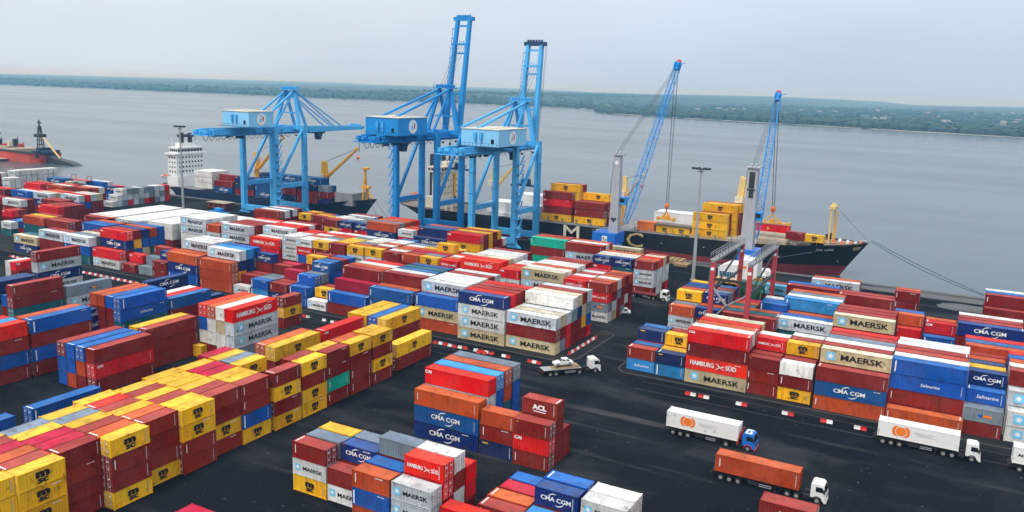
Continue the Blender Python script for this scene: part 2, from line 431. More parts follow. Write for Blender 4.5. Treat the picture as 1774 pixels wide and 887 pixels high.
ds = [0, 14, 60, 160, 350, 700, 1200, 2000, 3200, 5000, 9000]
g = MB()
vs = []
for (x, y) in sp:
    j = rs.uniform(-9, 9)
    for d in ds:
        vs.append((x + d * .08, y + d + j, land_h(x, d) + (rs.uniform(-.6, .8) * min(1, d / 100) * 2 if d > 20 else 0)))
n = len(ds); fs = []; ms = []
for i in range(len(sp) - 1):
    for k in range(n - 1):
        fs.append((i * n + k, (i + 1) * n + k, (i + 1) * n + k + 1, i * n + k + 1))
g.add(vs, fs)
g.m = [1 if (f_i % (n - 1)) == 0 else 0 for f_i in range(len(fs))]
land_m = principled('far_land', (0.065, 0.095, 0.085), rough=.95, spec=.05, grime=.6, scale=.006)
sand_m = principled('shore_sand', (0.42, 0.35, 0.25), rough=.9, grime=.5, scale=.02)
props(g.build('far_shore', [land_m, sand_m]), kind='structure')
# mangrove belt and woods: thousands of small crowns, one far mass
g = MB()
ico_v = []; ph = (1 + 5 ** .5) / 2
for a in (-1, 1):
    for b_ in (-ph, ph): ico_v += [(0, a, b_), (a, b_, 0), (b_, 0, a)]
def lump(c, r, hz):
    k = 6
    vs = [(c[0], c[1], c[2] + hz)]
    for ring, (fr, fz) in enumerate(((.7, .62), (1.0, .1))):
        for i in range(k):
            t = 2 * math.pi * (i + ring * .5) / k + c[0]
            q = rs.uniform(.75, 1.2)
            vs.append((c[0] + r * fr * q * math.cos(t), c[1] + r * fr * q * math.sin(t), c[2] + hz * fz * rs.uniform(.7, 1.2)))
    for i in range(k): vs.append((vs[1 + k + i][0], vs[1 + k + i][1], c[2] - hz))
    fs = [(0, 1 + i, 1 + (i + 1) % k) for i in range(k)]
    fs += [(1 + i, 1 + k + i, 1 + k + (i + 1) % k, 1 + (i + 1) % k) for i in range(k)]
    fs += [(1 + k + i, 1 + 2 * k + i, 1 + 2 * k + (i + 1) % k, 1 + k + (i + 1) % k) for i in range(k)]
    g.add(vs, fs)
for (x, y) in shore_pts(17):
    if x < -5600 or x > 1500: continue
    right = x > -1060
    if -1260 < x < -1010 and rs.random() < .75: continue
    for q in range(7 if right else 5):
        d = rs.uniform(18, 60) if q < 2 else rs.uniform(40, 420)
        hz = rs.uniform(6, 9) if right else rs.uniform(6, 11)
        lump((x + rs.uniform(-12, 12), y + d, land_h(x, d) + hz * .9), rs.uniform(9, 17), hz)
for _ in range(1300):
    x = rs.uniform(-2500, 1500); d = rs.uniform(700, 3000)
    yy = np.interp(x, [s[0] for s in shore], [s[1] for s in shore])
    lump((x, yy + d, land_h(x, d) + 4), rs.uniform(12, 26), rs.uniform(5, 9))
props(g.build('far_forest', principled('far_foliage', (0.050, 0.085, 0.075), rough=.95, spec=.05, grime=.12, scale=.03)), label='belt of dark trees along the far shore of the estuary', cat='forest', kind='stuff')
g = MB()
for _ in range(110):
    x = rs.uniform(-1000, 1500); d = 800 + 2600 * rs.random() ** 1.2
    if _ < 40: x = rs.uniform(-1250, -900); d = rs.uniform(30, 260)
    yy = np.interp(x, [s[0] for s in shore], [s[1] for s in shore])
    a, b_, h_ = rs.uniform(8, 26), rs.uniform(6, 12), rs.uniform(4, 8)
    z = land_h(x, d)
    x0, y0 = x, yy + d
    g.box((x0, y0, z - 1), (x0 + a, y0 + b_, z + h_), rs.randrange(2))
    g.hexa([(x0 - .6, y0 - .6, z + h_), (x0 + a + .6, y0 - .6, z + h_), (x0 + a + .6, y0 + b_ + .6, z + h_), (x0 - .6, y0 + b_ + .6, z + h_)],
           [(x0, y0 + b_ * .45, z + h_ + 2.2), (x0 + a, y0 + b_ * .45, z + h_ + 2.2), (x0 + a, y0 + b_ * .55, z + h_ + 2.2), (x0, y0 + b_ * .55, z + h_ + 2.2)], 2)
props(g.build('far_town', [principled('town_wall_white', (.42, .41, .39)), principled('town_wall_ochre', (.34, .30, .24)), principled('town_roof', (.26, .24, .23))]),
      label='scatter of pale low buildings far off behind the shore woods', cat='town', kind='stuff')
# ================================================================ CONTAINERS
W_C = 2.6
LEN = {20: 6.3, 40: 12.75}
HGT = {20: 2.59, 40: 2.9}
PY = 2.95

# each line: block phrase | axis of the long side | x | y | size | stacks (front stack first, each bottom to top) [| pitch]
LAYOUT = """
left foreground block|Y|-98.9|48.8|20|yyyy yyym mmmo mmmq mmmq mmmy
left foreground block|Y|-98.5|55.1|20|yyyy mmmm mmmo mmmq mmmm mmmy
left foreground block|Y|-100.2|61.3|20|mmmm mmmq mmmq mmmy mmmg
left foreground block|Y|-98.2|67.6|20|ymmy mmmo mmmm mmmy mmmg mmmy
left foreground block|Y|-99.6|73.8|20|ymmm mmmo mmmy mmmm mmmr mmmy
left foreground block|Y|-98.8|80.0|20|mmyy mmmy mmmm mmmy mmmm mmmy
left foreground block|Y|-99.8|86.3|20|mymm mmmm mmmy mmmy mmmy mmmy
left foreground block|Y|-99.5|92.7|20|ybmm mmmy mmmy mmmq mmmq mmmy
left foreground block|Y|-99.2|99.6|20|ymym ym m mmmy mmmg mmmy mmmq
left foreground block|Y|-99.1|106.4|20|yymy mmmm
left foreground block|Y|-99.3|113.2|20|mTmm mmmy
left foreground block|Y|-99.3|120.0|20|mmmy mmmo
left foreground block|Y|-99.3|126.9|20|mymy mmmy
far-end pair|Y|-100.3|136.0|40|my
yellow-orange pair|Y|-113.2|114.0|40|mmy mmo
single red stack|Y|-113.0|128.0|40|mmr
yellow four-row stack|Y|-107.6|142.2|40|mmy mmb mmy mmy|2.8
white trailer-side pair|Y|-120.0|136.5|20|m o
maroon-blue long block|Y|-139.5|94.0|40|mrm mob obb bbm|2.9
maroon triple stack|Y|-143.0|108.2|40|mmm mmy|2.7
tall mixed block|Y|-132.0|121.2|40|gGGh ppkp mpwo mpbr|2.68
low yellow spot|Y|-140.4|119.6|20|y
short rust stack|Y|-141.5|145.8|20|mym my
royal-blue wide block|Y|-168.5|121.0|40|tbb mmb mmo mmo|2.78
sky-blue low block|Y|-168.4|134.6|40|mC mr mw
navy twin stack|Y|-176.8|118.3|20|cc cm
navy solo stack|Y|-187.5|143.4|40|nc
navy solo stack|Y|-172.5|149.0|20|n
left blue-topped block|Y|-158.0|93.6|40|mbmb mmmo
left edge block|Y|-158.2|80.0|40|mbmr mmml mmmr
maroon-teal pair|Y|-199.1|114.3|40|tmm mb
pale grey pair|Y|-199.2|128.0|40|Gg
four-high solo stack|Y|-219.2|133.0|40|wcGm
navy edge pair|Y|-217.6|118.8|40|nn nn
small red stack|Y|-239.4|138.9|20|mr ww
small red stack|Y|-238.6|145.4|20|mo

central stack group|X|-78.0|110.9|40|cCo mmGr cbbl mtoo bbbg
central stack group|X|-64.9|111.0|20|nmo
central stack group|X|-58.6|110.7|20|mrm mmma mm
front centre group|X|-81.8|85.4|20|ywm mmg mmy
front centre group|X|-75.3|85.6|20|wm mmc mmg
front centre group|X|-68.5|82.8|20|obo mmb mmmg
front centre group|X|-62.0|82.8|20|wGG mmrh mwmp mrr
front centre group|X|-55.4|84.6|20|mh
front right group|X|-51.6|87.9|20|mm mo mq mb
front right group|X|-45.1|88.9|20|ml mmc mmb
front right group|X|-38.4|91.9|20|mmw mmp
front right group|X|-31.2|93.4|20|mr
bottom edge stack|X|-16.5|93.6|20|mmmma mo
bottom edge stack|X|-79.2|62.4|20|mmq

middle front block|X|-89.7|164.4|40|kmG gmk rrG mmgp mmnk mykm rbgG
middle front block|X|-102.6|163.8|40|kwwc mrrr mrrm mmrm mmmr
middle front block|X|-116.3|165.2|40|okb mmoG mmmp mmmp mmmw mmmm mmmG
middle front block|X|-129.9|164.3|40|CCC mmo mmmm mmmw mmmC mmmt mmmc
middle front block|X|-143.0|163.4|40|mb mmq mmmm mmmo mmmw mmmr
middle front block|X|-150.2|163.6|20|w my mm
middle front block|X|-157.2|164.4|20|bb bbb mmg bbbC CbbC mmmm mmmb
middle front block|X|-164.2|164.0|20|cm mm mmq mm my mmmy mmmm
middle front block|X|-171.3|164.0|20|lb tg tg mmm mmq
middle front block|X|-178.0|163.9|20|w mm mm mmmc
middle front block|X|-190.8|163.4|40|ooo cynG cccl mcgb mmm
middle front block|X|-205.5|164.2|40|bco mbo mmoG mmow mmow
middle front block|X|-212.0|163.9|20|mm mbc mtr mm
middle front block|X|-219.2|164.5|20|g gg mtm
middle front block|X|-226.2|163.8|20|m mr
middle front block|X|-240.5|164.2|40|wr mmcr mbym mkbc mtbo mcbb
middle front block|X|-254.0|163.7|40|tbG mmg mmk mmm
middle front block|X|-267.6|163.8|40|mmG mtm
middle front block|X|-280.9|163.2|40|ck ct

left middle block|X|-299.4|177.7|40|cto mmy mmm
left middle block|X|-285.4|177.8|40|mmm mmm
left middle block|X|-270.1|181.0|40|mmb mmb mmo
left middle block|X|-312.8|177.5|20|tw rb bl
left middle block|X|-283.5|191.0|40|mmm mmo

second row block|X|-83.6|196.9|20|wghm kwmo mmgw gmmo mwmm mmmo
second row block|X|-90.1|196.0|20|mmhh mmmr mmmw mmmm mmmG mmmq
second row block|X|-103.0|196.3|40|mmGk mmmp mmmo mmmw mmmw mmmm mmmm
second row block|X|-110.1|196.9|20|mmwr mmmo mmmr mmmw mmmw
second row block|X|-123.4|197.4|40|mmrh mmmr mmmk mmmw mmmw mmmG mmmm
second row block|X|-130.2|196.9|20|mmmh mmmo mmmw mmmr mmmk
second row block|X|-137.3|197.4|20|mmwy mmmg mmmq mmmyy mmmq mmmy
second row block|X|-143.7|197.0|20|mmmo mmmm mmmq mmmo mmmy mmmg
second row block|X|-150.4|196.8|20|mmrm mmmw mmmo mmmo mmmw mmmg
second row block|X|-158.0|197.8|20|mmwy mmmm mmmw mmmo mmmw mmmw mmmC
second row block|X|-164.8|197.5|20|mmwy mmmo mmmg mmmk mmmw mmmw
second row block|X|-171.8|197.3|20|mmmm mmmy mmmy mmmy mmmg mmmw
second row block|X|-178.5|197.5|20|mmmy mmmw mmmg mmmo mmmr mmmw
second row block|X|-184.9|197.0|20|mbhw mmmw mmmo mmmw mmmr mmmw
second row block|X|-192.2|198.0|20|mwww mmmw mmmw mmmr mmmr
second row block|X|-205.4|196.9|40|rrh mmp mmmG mmmr mmmr mmmw mmmm
second row block|X|-219.0|197.3|40|mmGG mmmm mmmm mmmm mmmw mmmr
second row block|X|-227.3|198.2|20|mmwo mmmm mmmp
white reefer block|X|-241.2|199.0|40|ppGG pppp pppp pppp pppp
white reefer block|X|-255.9|197.0|40|mpp mpp ppp ppp ppp ppp ppp ppp ppp ppp
white reefer block|X|-269.6|194.0|40|mpG ppp ppp ppp ppp ppp ppp ppp ppp ppp ppp
white reefer block|X|-284.6|194.0|40|mpp ppp ppp ppp ppp ppp ppp ppp ppp ppp ppp
white reefer block|X|-242.0|214.0|40|ppp ppp ppp ppp

third row block|X|-83.4|231.2|20|mGGm wwGo wGwr mwGk rwwm
third row block|X|-90.2|231.0|20|mmtc mmmw mmmk mmmo
third row block|X|-96.6|230.7|20|wmrc mmmk mmmw mmmo
third row block|X|-109.8|239.6|40|mwGm mmmw mmmo
third row block|X|-123.2|240.9|40|mTmT mmmo mmmm
third row block|X|-103.3|257.0|40|mmk
third row block|X|-145.2|247.4|20|mnr mmw
third row block|X|-149.6|231.0|40|mmyr mmmm mmyy mmmm mmmy
third row block|X|-163.0|230.6|40|mmc mmmn mmmC mmmo
third row block|X|-170.2|231.2|20|mmhw mmmr mmmo
third row block|X|-184.3|231.8|40|mmco mmmg mmyo mmmo mmmr
third row block|X|-190.6|232.3|20|mmrc mmmg mmmg
third row block|X|-197.9|232.4|20|mmrc mmmg mmmw
third row block|X|-204.0|231.8|20|mmym mmmo mmmw mmmw
third row block|X|-211.2|254.0|40|mmG mmm
third row block|X|-218.5|247.0|20|mmm mmy mmC
third row block|X|-225.2|248.1|20|mmm mmy mmo
third row block|X|-232.9|249.6|20|mmy mmo mmy
third row block|X|-235.0|228.0|40|mmmm mmmp
third row block|X|-249.0|244.0|40|mmm mmn mmp mmm

far left yard|X|-319.5|196.2|40|mmr mmm mmm mmm
far left yard|X|-334.0|207.0|40|bbm mmm
far left yard|X|-323.0|184.2|20|mmr mmm
far left yard|X|-347.2|198.5|40|mmw mmm
far left yard|X|-361.5|197.0|40|mmr mmm
far left yard|X|-343.2|220.9|40|mbG mbr mmG mmk
far left yard|X|-357.1|217.2|40|mcG mmk mmr mmo
far left yard|X|-369.4|215.1|40|mmb mmw mmr
far left yard|X|-384.0|213.5|40|mmm mmr
far left yard|X|-362.0|238.0|40|mmm mmo mmw
far left yard|X|-376.5|236.0|40|mmo mmw mmr
far left yard|X|-391.0|234.0|40|mmr mmq mmo
far left yard|X|-349.0|245.2|20|w Gw gGw rGg GGg gGG rGg mgg gGG GgG ror
far left yard|X|-360.2|255.0|20|bbc mmr
far left yard|X|-378.0|257.0|40|mmb mmw
far left yard|X|-389.0|253.6|20|mmk
far left yard|X|-402.5|253.0|40|mmC mmC
far left yard|X|-431.0|250.3|20|wwww wwww gwww wwww wwww wwww gwww wwww
far left yard|X|-424.0|243.2|20|mww mww
far left yard|X|-447.0|246.0|40|mmm wwp

right front block|X|-59.9|165.4|20|lm lC rrn rrC
right front block|X|-53.3|165.1|20|ln ly rry mmm
right front block|X|-46.7|164.6|40|khmr mmmp mmmo mmmr mmmk
right front block|X|-34.2|165.2|20|mmm mmm mmmh mmmp
right front block|X|-27.6|165.0|20|ymp mmm mmmy mmmm mmmw
right front block|X|-20.6|163.6|40|oCm mmmk mmmm mmmp mmmg mmmm mmmr
right front block|X|-7.7|164.2|40|o mmbb mmmp mmmm mmmm mmmw mmmw
right front block|X|5.1|166.2|20|mg mgb mgbc mmmy mmmn mmmo mmmm
right front block|X|11.8|166.4|40|ww wwG wwwm mmmw mmmo mmmb mmmr
right front block|X|4.3|186.0|40|mmmo mmmC mmmr
right front block|X|25.5|166.4|40|mm mmb mmmr mmmm

right rear block|X|-60.8|196.0|20|wGo mmg mmmy mmmo mmmc mmmc mmmy
right rear block|X|-54.4|197.2|20|mmc mmo mmmc mmmg mmmm mmmC
right rear block|X|-47.0|193.2|40|mmm mmt mmo
right rear block|X|-48.0|202.6|20|mtg mtt mmo mmq
right rear block|X|-39.9|201.5|20|mmmb mmmb mmmw
right rear block|X|-34.9|196.4|40|mtG mmb mmo mmml mmmp mmmg mmmo
right rear block|X|-37.3|220.3|40|mmmm mmmb
right rear block|X|-44.0|222.6|20|mmmL mmmm
right rear block|X|-34.9|246.0|40|mmG mmo
right rear block|X|-22.3|195.6|40|mmmk mmmm mmmm mmmm
right rear block|X|-24.1|217.6|40|mmmm mmmm
right rear block|X|-10.6|207.2|20|mmr mmmo mmmb
right rear block|X|-13.0|248.6|20|mmm mmo
right rear block|X|-3.8|203.0|20|mmb mmmr mmmo
right rear block|X|2.7|204.2|40|mmmc mmmm mmmm mmmw
right rear block|X|8.5|237.0|40|mmm mmmm mmmb mmmw
right rear block|X|16.0|206.0|40|mmmm mmmr
right rear block|X|22.0|238.0|40|mmm mmmm
"""
PAINT['L'] = (0.12, 0.42, 0.62); PAINT['h'] = PAINT['r']; PAINT['a'] = PAINT['m']
M['c_L'] = principled('container_paint_L', PAINT['L'], rough=0.5, spec=0.35, var=0.1, grime=0.2, streak=0.3, rust=0.4)
M['f_L'] = M['c_L']; M['c_h'] = M['c_r']; M['c_a'] = M['c_m']; M['f_h'] = M['f_r']; M['f_a'] = M['f_m']

CN = {'m': 'maroon', 'a': 'maroon', 'q': 'crimson', 'r': 'red', 'h': 'red', 'o': 'orange', 'y': 'yellow', 'w': 'white', 'k': 'tan', 'p': 'plain white', 'g': 'slate', 'G': 'pale grey',
      'b': 'blue', 'C': 'mid-blue', 'c': 'navy', 'n': 'dark navy', 'l': 'light blue', 't': 'teal', 'T': 'green', 'L': 'pale blue'}
MARK = {'y': 'with black emblem', 'w': 'with star sign', 'G': 'with star sign', 'k': 'with star sign', 'L': 'with star sign', 'c': 'with white arcs', 'C': 'with white arcs', 'h': 'with white swoosh',
        'n': 'with yellow tag', 'a': 'with white letters', 'b': 'with white bar'}
ORD = ['', '1st', '2nd', '3rd', '4th', '5th', '6th', '7th', '8th', '9th', '10th', '11th', '12th', '13th', '14th', '15th', '16th', '17th', '18th', '19th', '20th', '21st', '22nd', '23rd', '24th', '25th']

def hsh(*a):
    h = 2166136261
    for c in repr(a): h = ((h ^ ord(c)) * 16777619) & 0xffffffff
    h ^= h >> 15; h = (h * 2246822519) & 0xffffffff; h ^= h >> 13
    return (h & 0xffff) / 65535.0

lines = [l.split('|') for l in LAYOUT.strip().splitlines() if l.strip()]
cols_of = {}
for l in lines: cols_of.setdefault(l[0], []).append((float(l[2]) if l[1] == 'X' else float(l[3]), float(l[3]) if l[1] == 'X' else float(l[2])))
boxes = []     # dict per container
for l in lines:
    blk, ax, x, y, size, stacks = l[0], l[1], float(l[2]), float(l[3]), int(l[4]), l[5].split()
    pitch = float(l[6]) if len(l) > 6 else (PY if ax == 'X' else 2.66)
    srt = sorted(cols_of[blk]); ci = srt.index((x, y) if ax == 'X' else (y, x)) + 1
    for si, st in enumerate(stacks):
        jx = (hsh(x, y, si) - .5) * .22
        for ti, ch in enumerate(st):
            jy = (hsh(x, y, si, ti) - .5) * .10
            h_ = HGT[size] + (0.02)
            if ax == 'X': lo = (x + jx, y + si * pitch + jy, ti * h_); hi = (lo[0] + LEN[size], lo[1] + W_C, lo[2] + HGT[size])
            else:
                ln = LEN[size] if size == 20 else 12.95
                lo = (x - W_C - si * pitch + jy, y + jx, ti * h_); hi = (lo[0] + W_C, lo[1] + ln, lo[2] + HGT[size])
            tier = 'bottom tier' if ti == 0 else ('top tier' if ti == len(st) - 1 else ORD[ti + 1] + ' tier')
            if len(st) == 1: tier = 'on the ground'
            rown = ('front row' if si == 0 else ORD[si + 1] + ' row') if len(stacks) > 1 else ''
            coln = (ORD[ci] + ' column') if len(srt) > 1 else ''
            boxes.append(dict(ax=ax, size=size, ch=ch, lo=lo, hi=hi, tier=tier, row=rown, col=coln, blk=blk, key=(round(x), round(y), si, ti), n=len(st), top=ti == len(st) - 1))

# containers on ships, trailers and hooks: (axis, x, y, z, size, paint, place phrase)
EXTRA = [
    ('X', -41.2, 136.0, 1.42, 40, 'P', 'on the blue-cab lorry trailer'), ('X', -8.0, 152.6, 1.42, 40, 'P', 'on the white-cab lorry by the kerb'),
    ('X', -28.9, 122.9, 1.42, 40, 'O', 'on the white-cab lorry in the foreground'), ('X', 12.6, 152.6, 1.42, 40, 'A', 'on the lorry at the right edge'),
    ('Y', -132.0, 77.2, 1.42, 40, 'b', 'on a trailer behind the yellow block'), ('Y', -131.8, 61.5, 1.42, 40, 'b', 'on a trailer at the left edge')]
for (x, y, z, st) in ((-146.6, 295.8, 8.3, 'ymrm'), (-132.6, 295.8, 8.3, 'ymm'), (-144.6, 298.6, 8.3, 'mmyyy'), (-131.6, 298.6, 8.3, 'mmm'), (-144.0, 301.4, 8.3, 'mmyym'), (-131.6, 301.4, 8.3, 'mymy'), (-146.0, 304.2, 8.3, 'mymy'), (-131.6, 304.2, 8.3, 'mmm'),
                     (-85.2, 295.8, 8.6, 'yyy'), (-85.2, 298.6, 8.6, 'mmm'), (-83.4, 301.4, 8.6, 'yyyy'), (-82.4, 304.2, 8.6, 'mmmy'), (-83.4, 307.0, 8.6, 'mmyo'),
                     (-52.4, 298.0, 10.6, 'm')):
    for i, ch in enumerate(st): EXTRA.append(('X', x, y, z + i * 2.94, 40 if x != -52.4 else 20, ch, f'{ORD[i + 1]} tier on the black ship'))
EXTRA += [('X', -45.9, 298.0, 10.6, 20, 'y', 'behind the goalpost mast on the black ship'), ('X', -98.8, 295.8, 8.4, 20, 'y', 'under the first hook on the black ship'), ('X', -92.3, 295.8, 8.4, 20, 'y', 'under the first hook on the black ship'),
          ('X', -65.2, 304.7, 11.6, 40, 'R', 'hanging from the second harbour crane')]
for (x, y, z, st, sz) in ((-347.2, 296.4, 4.6, 'ppp', 40), (-347.2, 299.3, 4.6, 'ppp', 40), (-347.2, 302.2, 4.6, 'ppp', 40), (-347.2, 305.1, 4.6, 'ppp', 40), (-333.0, 296.6, 3.4, 'Cm', 40), (-333.0, 299.5, 3.4, 'mmm', 40), (-318.6, 296.6, 3.4, 'mnn', 40), (-318.6, 299.5, 3.4, 'mmn', 40),
                         (-304.8, 296.6, 3.4, 'CCC', 40), (-304.8, 299.5, 3.4, 'CCCn', 40), (-291.0, 296.6, 3.4, 'nmC', 40), (-291.0, 299.5, 3.4, 'nmCC', 40), (-277.6, 296.6, 3.4, 'mmn', 40), (-277.6, 299.5, 3.4, 'nmnC', 40), (-264.8, 297.0, 3.4, 'nmg', 20), (-264.8, 300.0, 3.4, 'nrC', 20), (-304.8, 302.4, 3.4, 'CCCn', 40), (-291.0, 302.4, 3.4, 'nmCC', 40), (-277.6, 302.4, 3.4, 'nmnC', 40)):
    for i, ch in enumerate(st): EXTRA.append(('X', x, y, z + i * 2.94, sz, ch, f'{ORD[i + 1]} tier on the blue ship'))
PAINT['P'] = PAINT['p']; PAINT['O'] = PAINT['o']; PAINT['A'] = PAINT['p']; PAINT['R'] = PAINT['r']
for a_, b_ in (('P', 'p'), ('O', 'o'), ('A', 'p'), ('R', 'r')): M['c_' + a_] = M['c_' + b_]; M['f_' + a_] = M['f_' + b_]; CN[a_] = CN[b_]
CN['P'] = CN['A'] = 'white'
M['c_P'] = M['c_A'] = principled('clean_white_reefer_paint', (0.80, 0.79, 0.76), rough=0.5, spec=.15, var=0.02, grime=0.05, streak=0.05, rust=0.35)
M['f_P'] = M['f_A'] = M['c_P']
MARK['P'] = 'with orange rings'; MARK['A'] = 'with black letters'; MARK['R'] = 'with small emblem'
exn = {}
for (ax, x, y, z, size, ch, place) in EXTRA:
    hh = 2.9 if 'tier on the' in place else 2.59 if 'ship' in place or 'crane' in place else HGT[size]
    if ax == 'X': lo = (x, y, z); hi = (x + LEN[size], y + W_C, z + hh)
    else: lo = (x - W_C, y, z); hi = (x, y + LEN[size], z + hh)
    boxes.append(dict(ax=ax, size=size, ch=ch, lo=lo, hi=hi, place=place, key=(round(x, 1), round(y, 1), round(z, 1)), top=True, hh=hh))

# ---- which containers show, and how large: a small depth buffer seen from the camera
def visible(boxes, VW=887, VH=444):
    f = F_PX / 1774 * VW
    Cc = np.array((0, 0, CAM_H)); Rn, Un, Fn = (np.array(v) for v in (Rv, Uv, Fv))
    dep = np.full((VH, VW), 1e9); idm = np.full((VH, VW), -1, int)
    px = (np.arange(VW) + .5 - VW / 2) / f; py = (VH / 2 - np.arange(VH) - .5) / f
    for bi, b in enumerate(boxes):
        lo, hi = np.array(b['lo']), np.array(b['hi'])
        cs = np.array([(x, y, z) for x in (lo[0], hi[0]) for y in (lo[1], hi[1]) for z in (lo[2], hi[2])]) - Cc
        z = cs @ Fn
        if (z < 1).any(): continue
        u = VW / 2 + f * (cs @ Rn) / z; v = VH / 2 - f * (cs @ Un) / z
        u0, u1 = int(max(0, u.min())), int(min(VW, u.max() + 1)); v0, v1 = int(max(0, v.min())), int(min(VH, v.max() + 1))
        if u0 >= u1 or v0 >= v1: continue
        X, Y = np.meshgrid(px[u0:u1], py[v0:v1])
        D = Fn + X[..., None] * Rn + Y[..., None] * Un
        with np.errstate(divide='ignore', invalid='ignore'):
            t1 = (lo - Cc) / D; t2 = (hi - Cc) / D
        tn = np.minimum(t1, t2).max(-1); tf = np.maximum(t1, t2).min(-1)
        hit = (tn < tf) & (tn > 0)
        sub = dep[v0:v1, u0:u1]; k = hit & (tn < sub)
        sub[k] = tn[k]; idm[v0:v1, u0:u1][k] = bi
    return np.bincount(idm[idm >= 0], minlength=len(boxes))
cnt = visible(boxes)
order = sorted(range(len(boxes)), key=lambda i: -cnt[i])
N_IND = 292
ind = [i for i in order[:N_IND] if cnt[i] > 0]
ind_set = set(ind)
print('containers', len(boxes), 'visible', int((cnt > 0).sum()), 'smallest individual', int(cnt[ind[-1]]))

# ---- meshes shared by the containers
def body_mb(L_, H_, smooth=False):
    b = MB()
    W_ = W_C; fr = .14
    pitch = .42; dp = .004 if smooth else .085
    def profile(a0, a1):
        n = max(2, int((a1 - a0) / pitch)); p = (a1 - a0) / n; o = []
        for i in range(n):
            s = a0 + i * p
            o += [(s, 0), (s + p * .30, 0), (s + p * .5, dp), (s + p * .8, dp)]
        return o + [(a1, 0)]
    zb, zt = .15, H_ - .13
    for side in (0, 1):
        pr = profile(fr, L_ - fr)
        vs = []
        for (a, d) in pr:
            yy = .025 + d if side == 0 else W_ - .025 - d
            vs += [(a, yy, zb), (a, yy, zt)]
        b.add(vs, [(2 * i, 2 * i + 2, 2 * i + 3, 2 * i + 1) for i in range(len(pr) - 1)])
    for end in (0, 1):
        pr = profile(fr, W_ - fr)
        vs = []
        for (a, d) in pr:
            xx = .06 + d if end == 0 else L_ - .06 - d
            vs += [(xx, a, zb), (xx, a, zt)]
        b.add(vs, [(2 * i, 2 * i + 2, 2 * i + 3, 2 * i + 1) for i in range(len(pr) - 1)])
    pr = profile(.1, L_ - .1)
    vs = []
    for (a, d) in pr: vs += [(a, .1, H_ - .075 - d * .4), (a, W_ - .1, H_ - .075 - d * .4)]
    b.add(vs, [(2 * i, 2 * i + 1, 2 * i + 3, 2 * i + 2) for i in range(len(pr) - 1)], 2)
    b.add([(.1, .1, .1), (L_ - .1, .1, .1), (L_ - .1, W_ - .1, .1), (.1, W_ - .1, .1)], [(0, 3, 2, 1)])
    for x in (0, L_ - fr):
        for y in (0, W_ - fr): b.box((x, y, .12), (x + fr, y + fr, H_ - .12))
    for y in (0, W_ - .11):
        b.box((fr, y + (.02 if y else 0), .06), (L_ - fr, y + .11 - (0 if not y else .02), .18)); b.box((fr, y + (.02 if y else 0), H_ - .17), (L_ - fr, y + .11 - (0 if not y else .02), H_ - .06))
    for x in (0, L_ - .11):
        b.box((x + (.02 if x else 0), fr, .06), (x + .11 - (0 if not x else .02), W_ - fr, .18)); b.box((x + (.02 if x else 0), fr, H_ - .18), (x + .11 - (0 if not x else .02), W_ - fr, H_ - .06))
    for x in (-.012, L_ - .168):
        for y in (-.012, W_ - .168):
            for z in (0, H_ - .12): b.box((x, y, z), (x + .18, y + .18, z + .12), 1)
    return b
BODY = {}
for s_ in (20, 40):
    for ln in ({LEN[s_], 12.95} if s_ == 40 else {LEN[20]}):
        for h_ in {2.9, 2.59}: BODY[(round(ln, 2), round(h_, 2), False)] = body_mb(ln, h_); BODY[(round(ln, 2), round(h_, 2), True)] = body_mb(ln, h_, True)
_bm = {}
def body_mesh(ln, h_, ch):
    k = (round(ln, 2), round(h_, 2), ch.lower() if ch in 'OR' else ch)
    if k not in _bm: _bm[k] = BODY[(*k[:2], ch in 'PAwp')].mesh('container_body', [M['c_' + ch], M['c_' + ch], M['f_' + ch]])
    return _bm[k]

def text_mb(s, height, bold=0.0, shear=0.0, sx=1.0, mi=0, mb=None, off=(0, 0), width=None):
    cu = bpy.data.curves.new('lettering', 'FONT'); cu.body = s; cu.size = 1; cu.offset = min(bold, .008); cu.shear = shear; cu.resolution_u = 2
    cu.align_x = 'CENTER'; cu.align_y = 'CENTER'
    o = bpy.data.objects.new('lettering', cu); col.objects.link(o)
    dg = bpy.context.evaluated_depsgraph_get()
    me = bpy.data.meshes.new_from_object(o.evaluated_get(dg))
    mb = mb or MB()
    k = height / .72
    xs_ = [v.co.x for v in me.vertices]
    if width: sx = width / ((max(xs_) - min(xs_)) * k); off = (off[0] - (max(xs_) + min(xs_)) / 2 * k * sx, off[1])
    fcs = [tuple(p.vertices) for p in me.polygons]
    bw = bold * k * .62
    for q, (bx, bz) in enumerate(((0, 0), (-bw, 0), (bw, 0), (0, -bw * .5), (0, bw * .5)) if bold > .02 else ((0, 0),)):   # heavy strokes
        mb.add([(v.co.x * k * sx + off[0] + bx, -.0022 * q, v.co.y * k + off[1] + bz) for v in me.vertices], fcs, mi)
    bpy.data.objects.remove(o); bpy.data.curves.remove(cu); bpy.data.meshes.remove(me)
    return mb
def flat(mb, pts, mi=0, dy=0.0): return mb.add([(x, dy, z) for x, z in pts], [tuple(range(len(pts)))], mi)
def disc(mb, cx, cz, r, mi=0, n=16, sx=1.0, dy=0.0): return flat(mb, [(cx + r * sx * math.cos(2 * math.pi * i / n), cz + r * math.sin(2 * math.pi * i / n)) for i in range(n)], mi, dy)
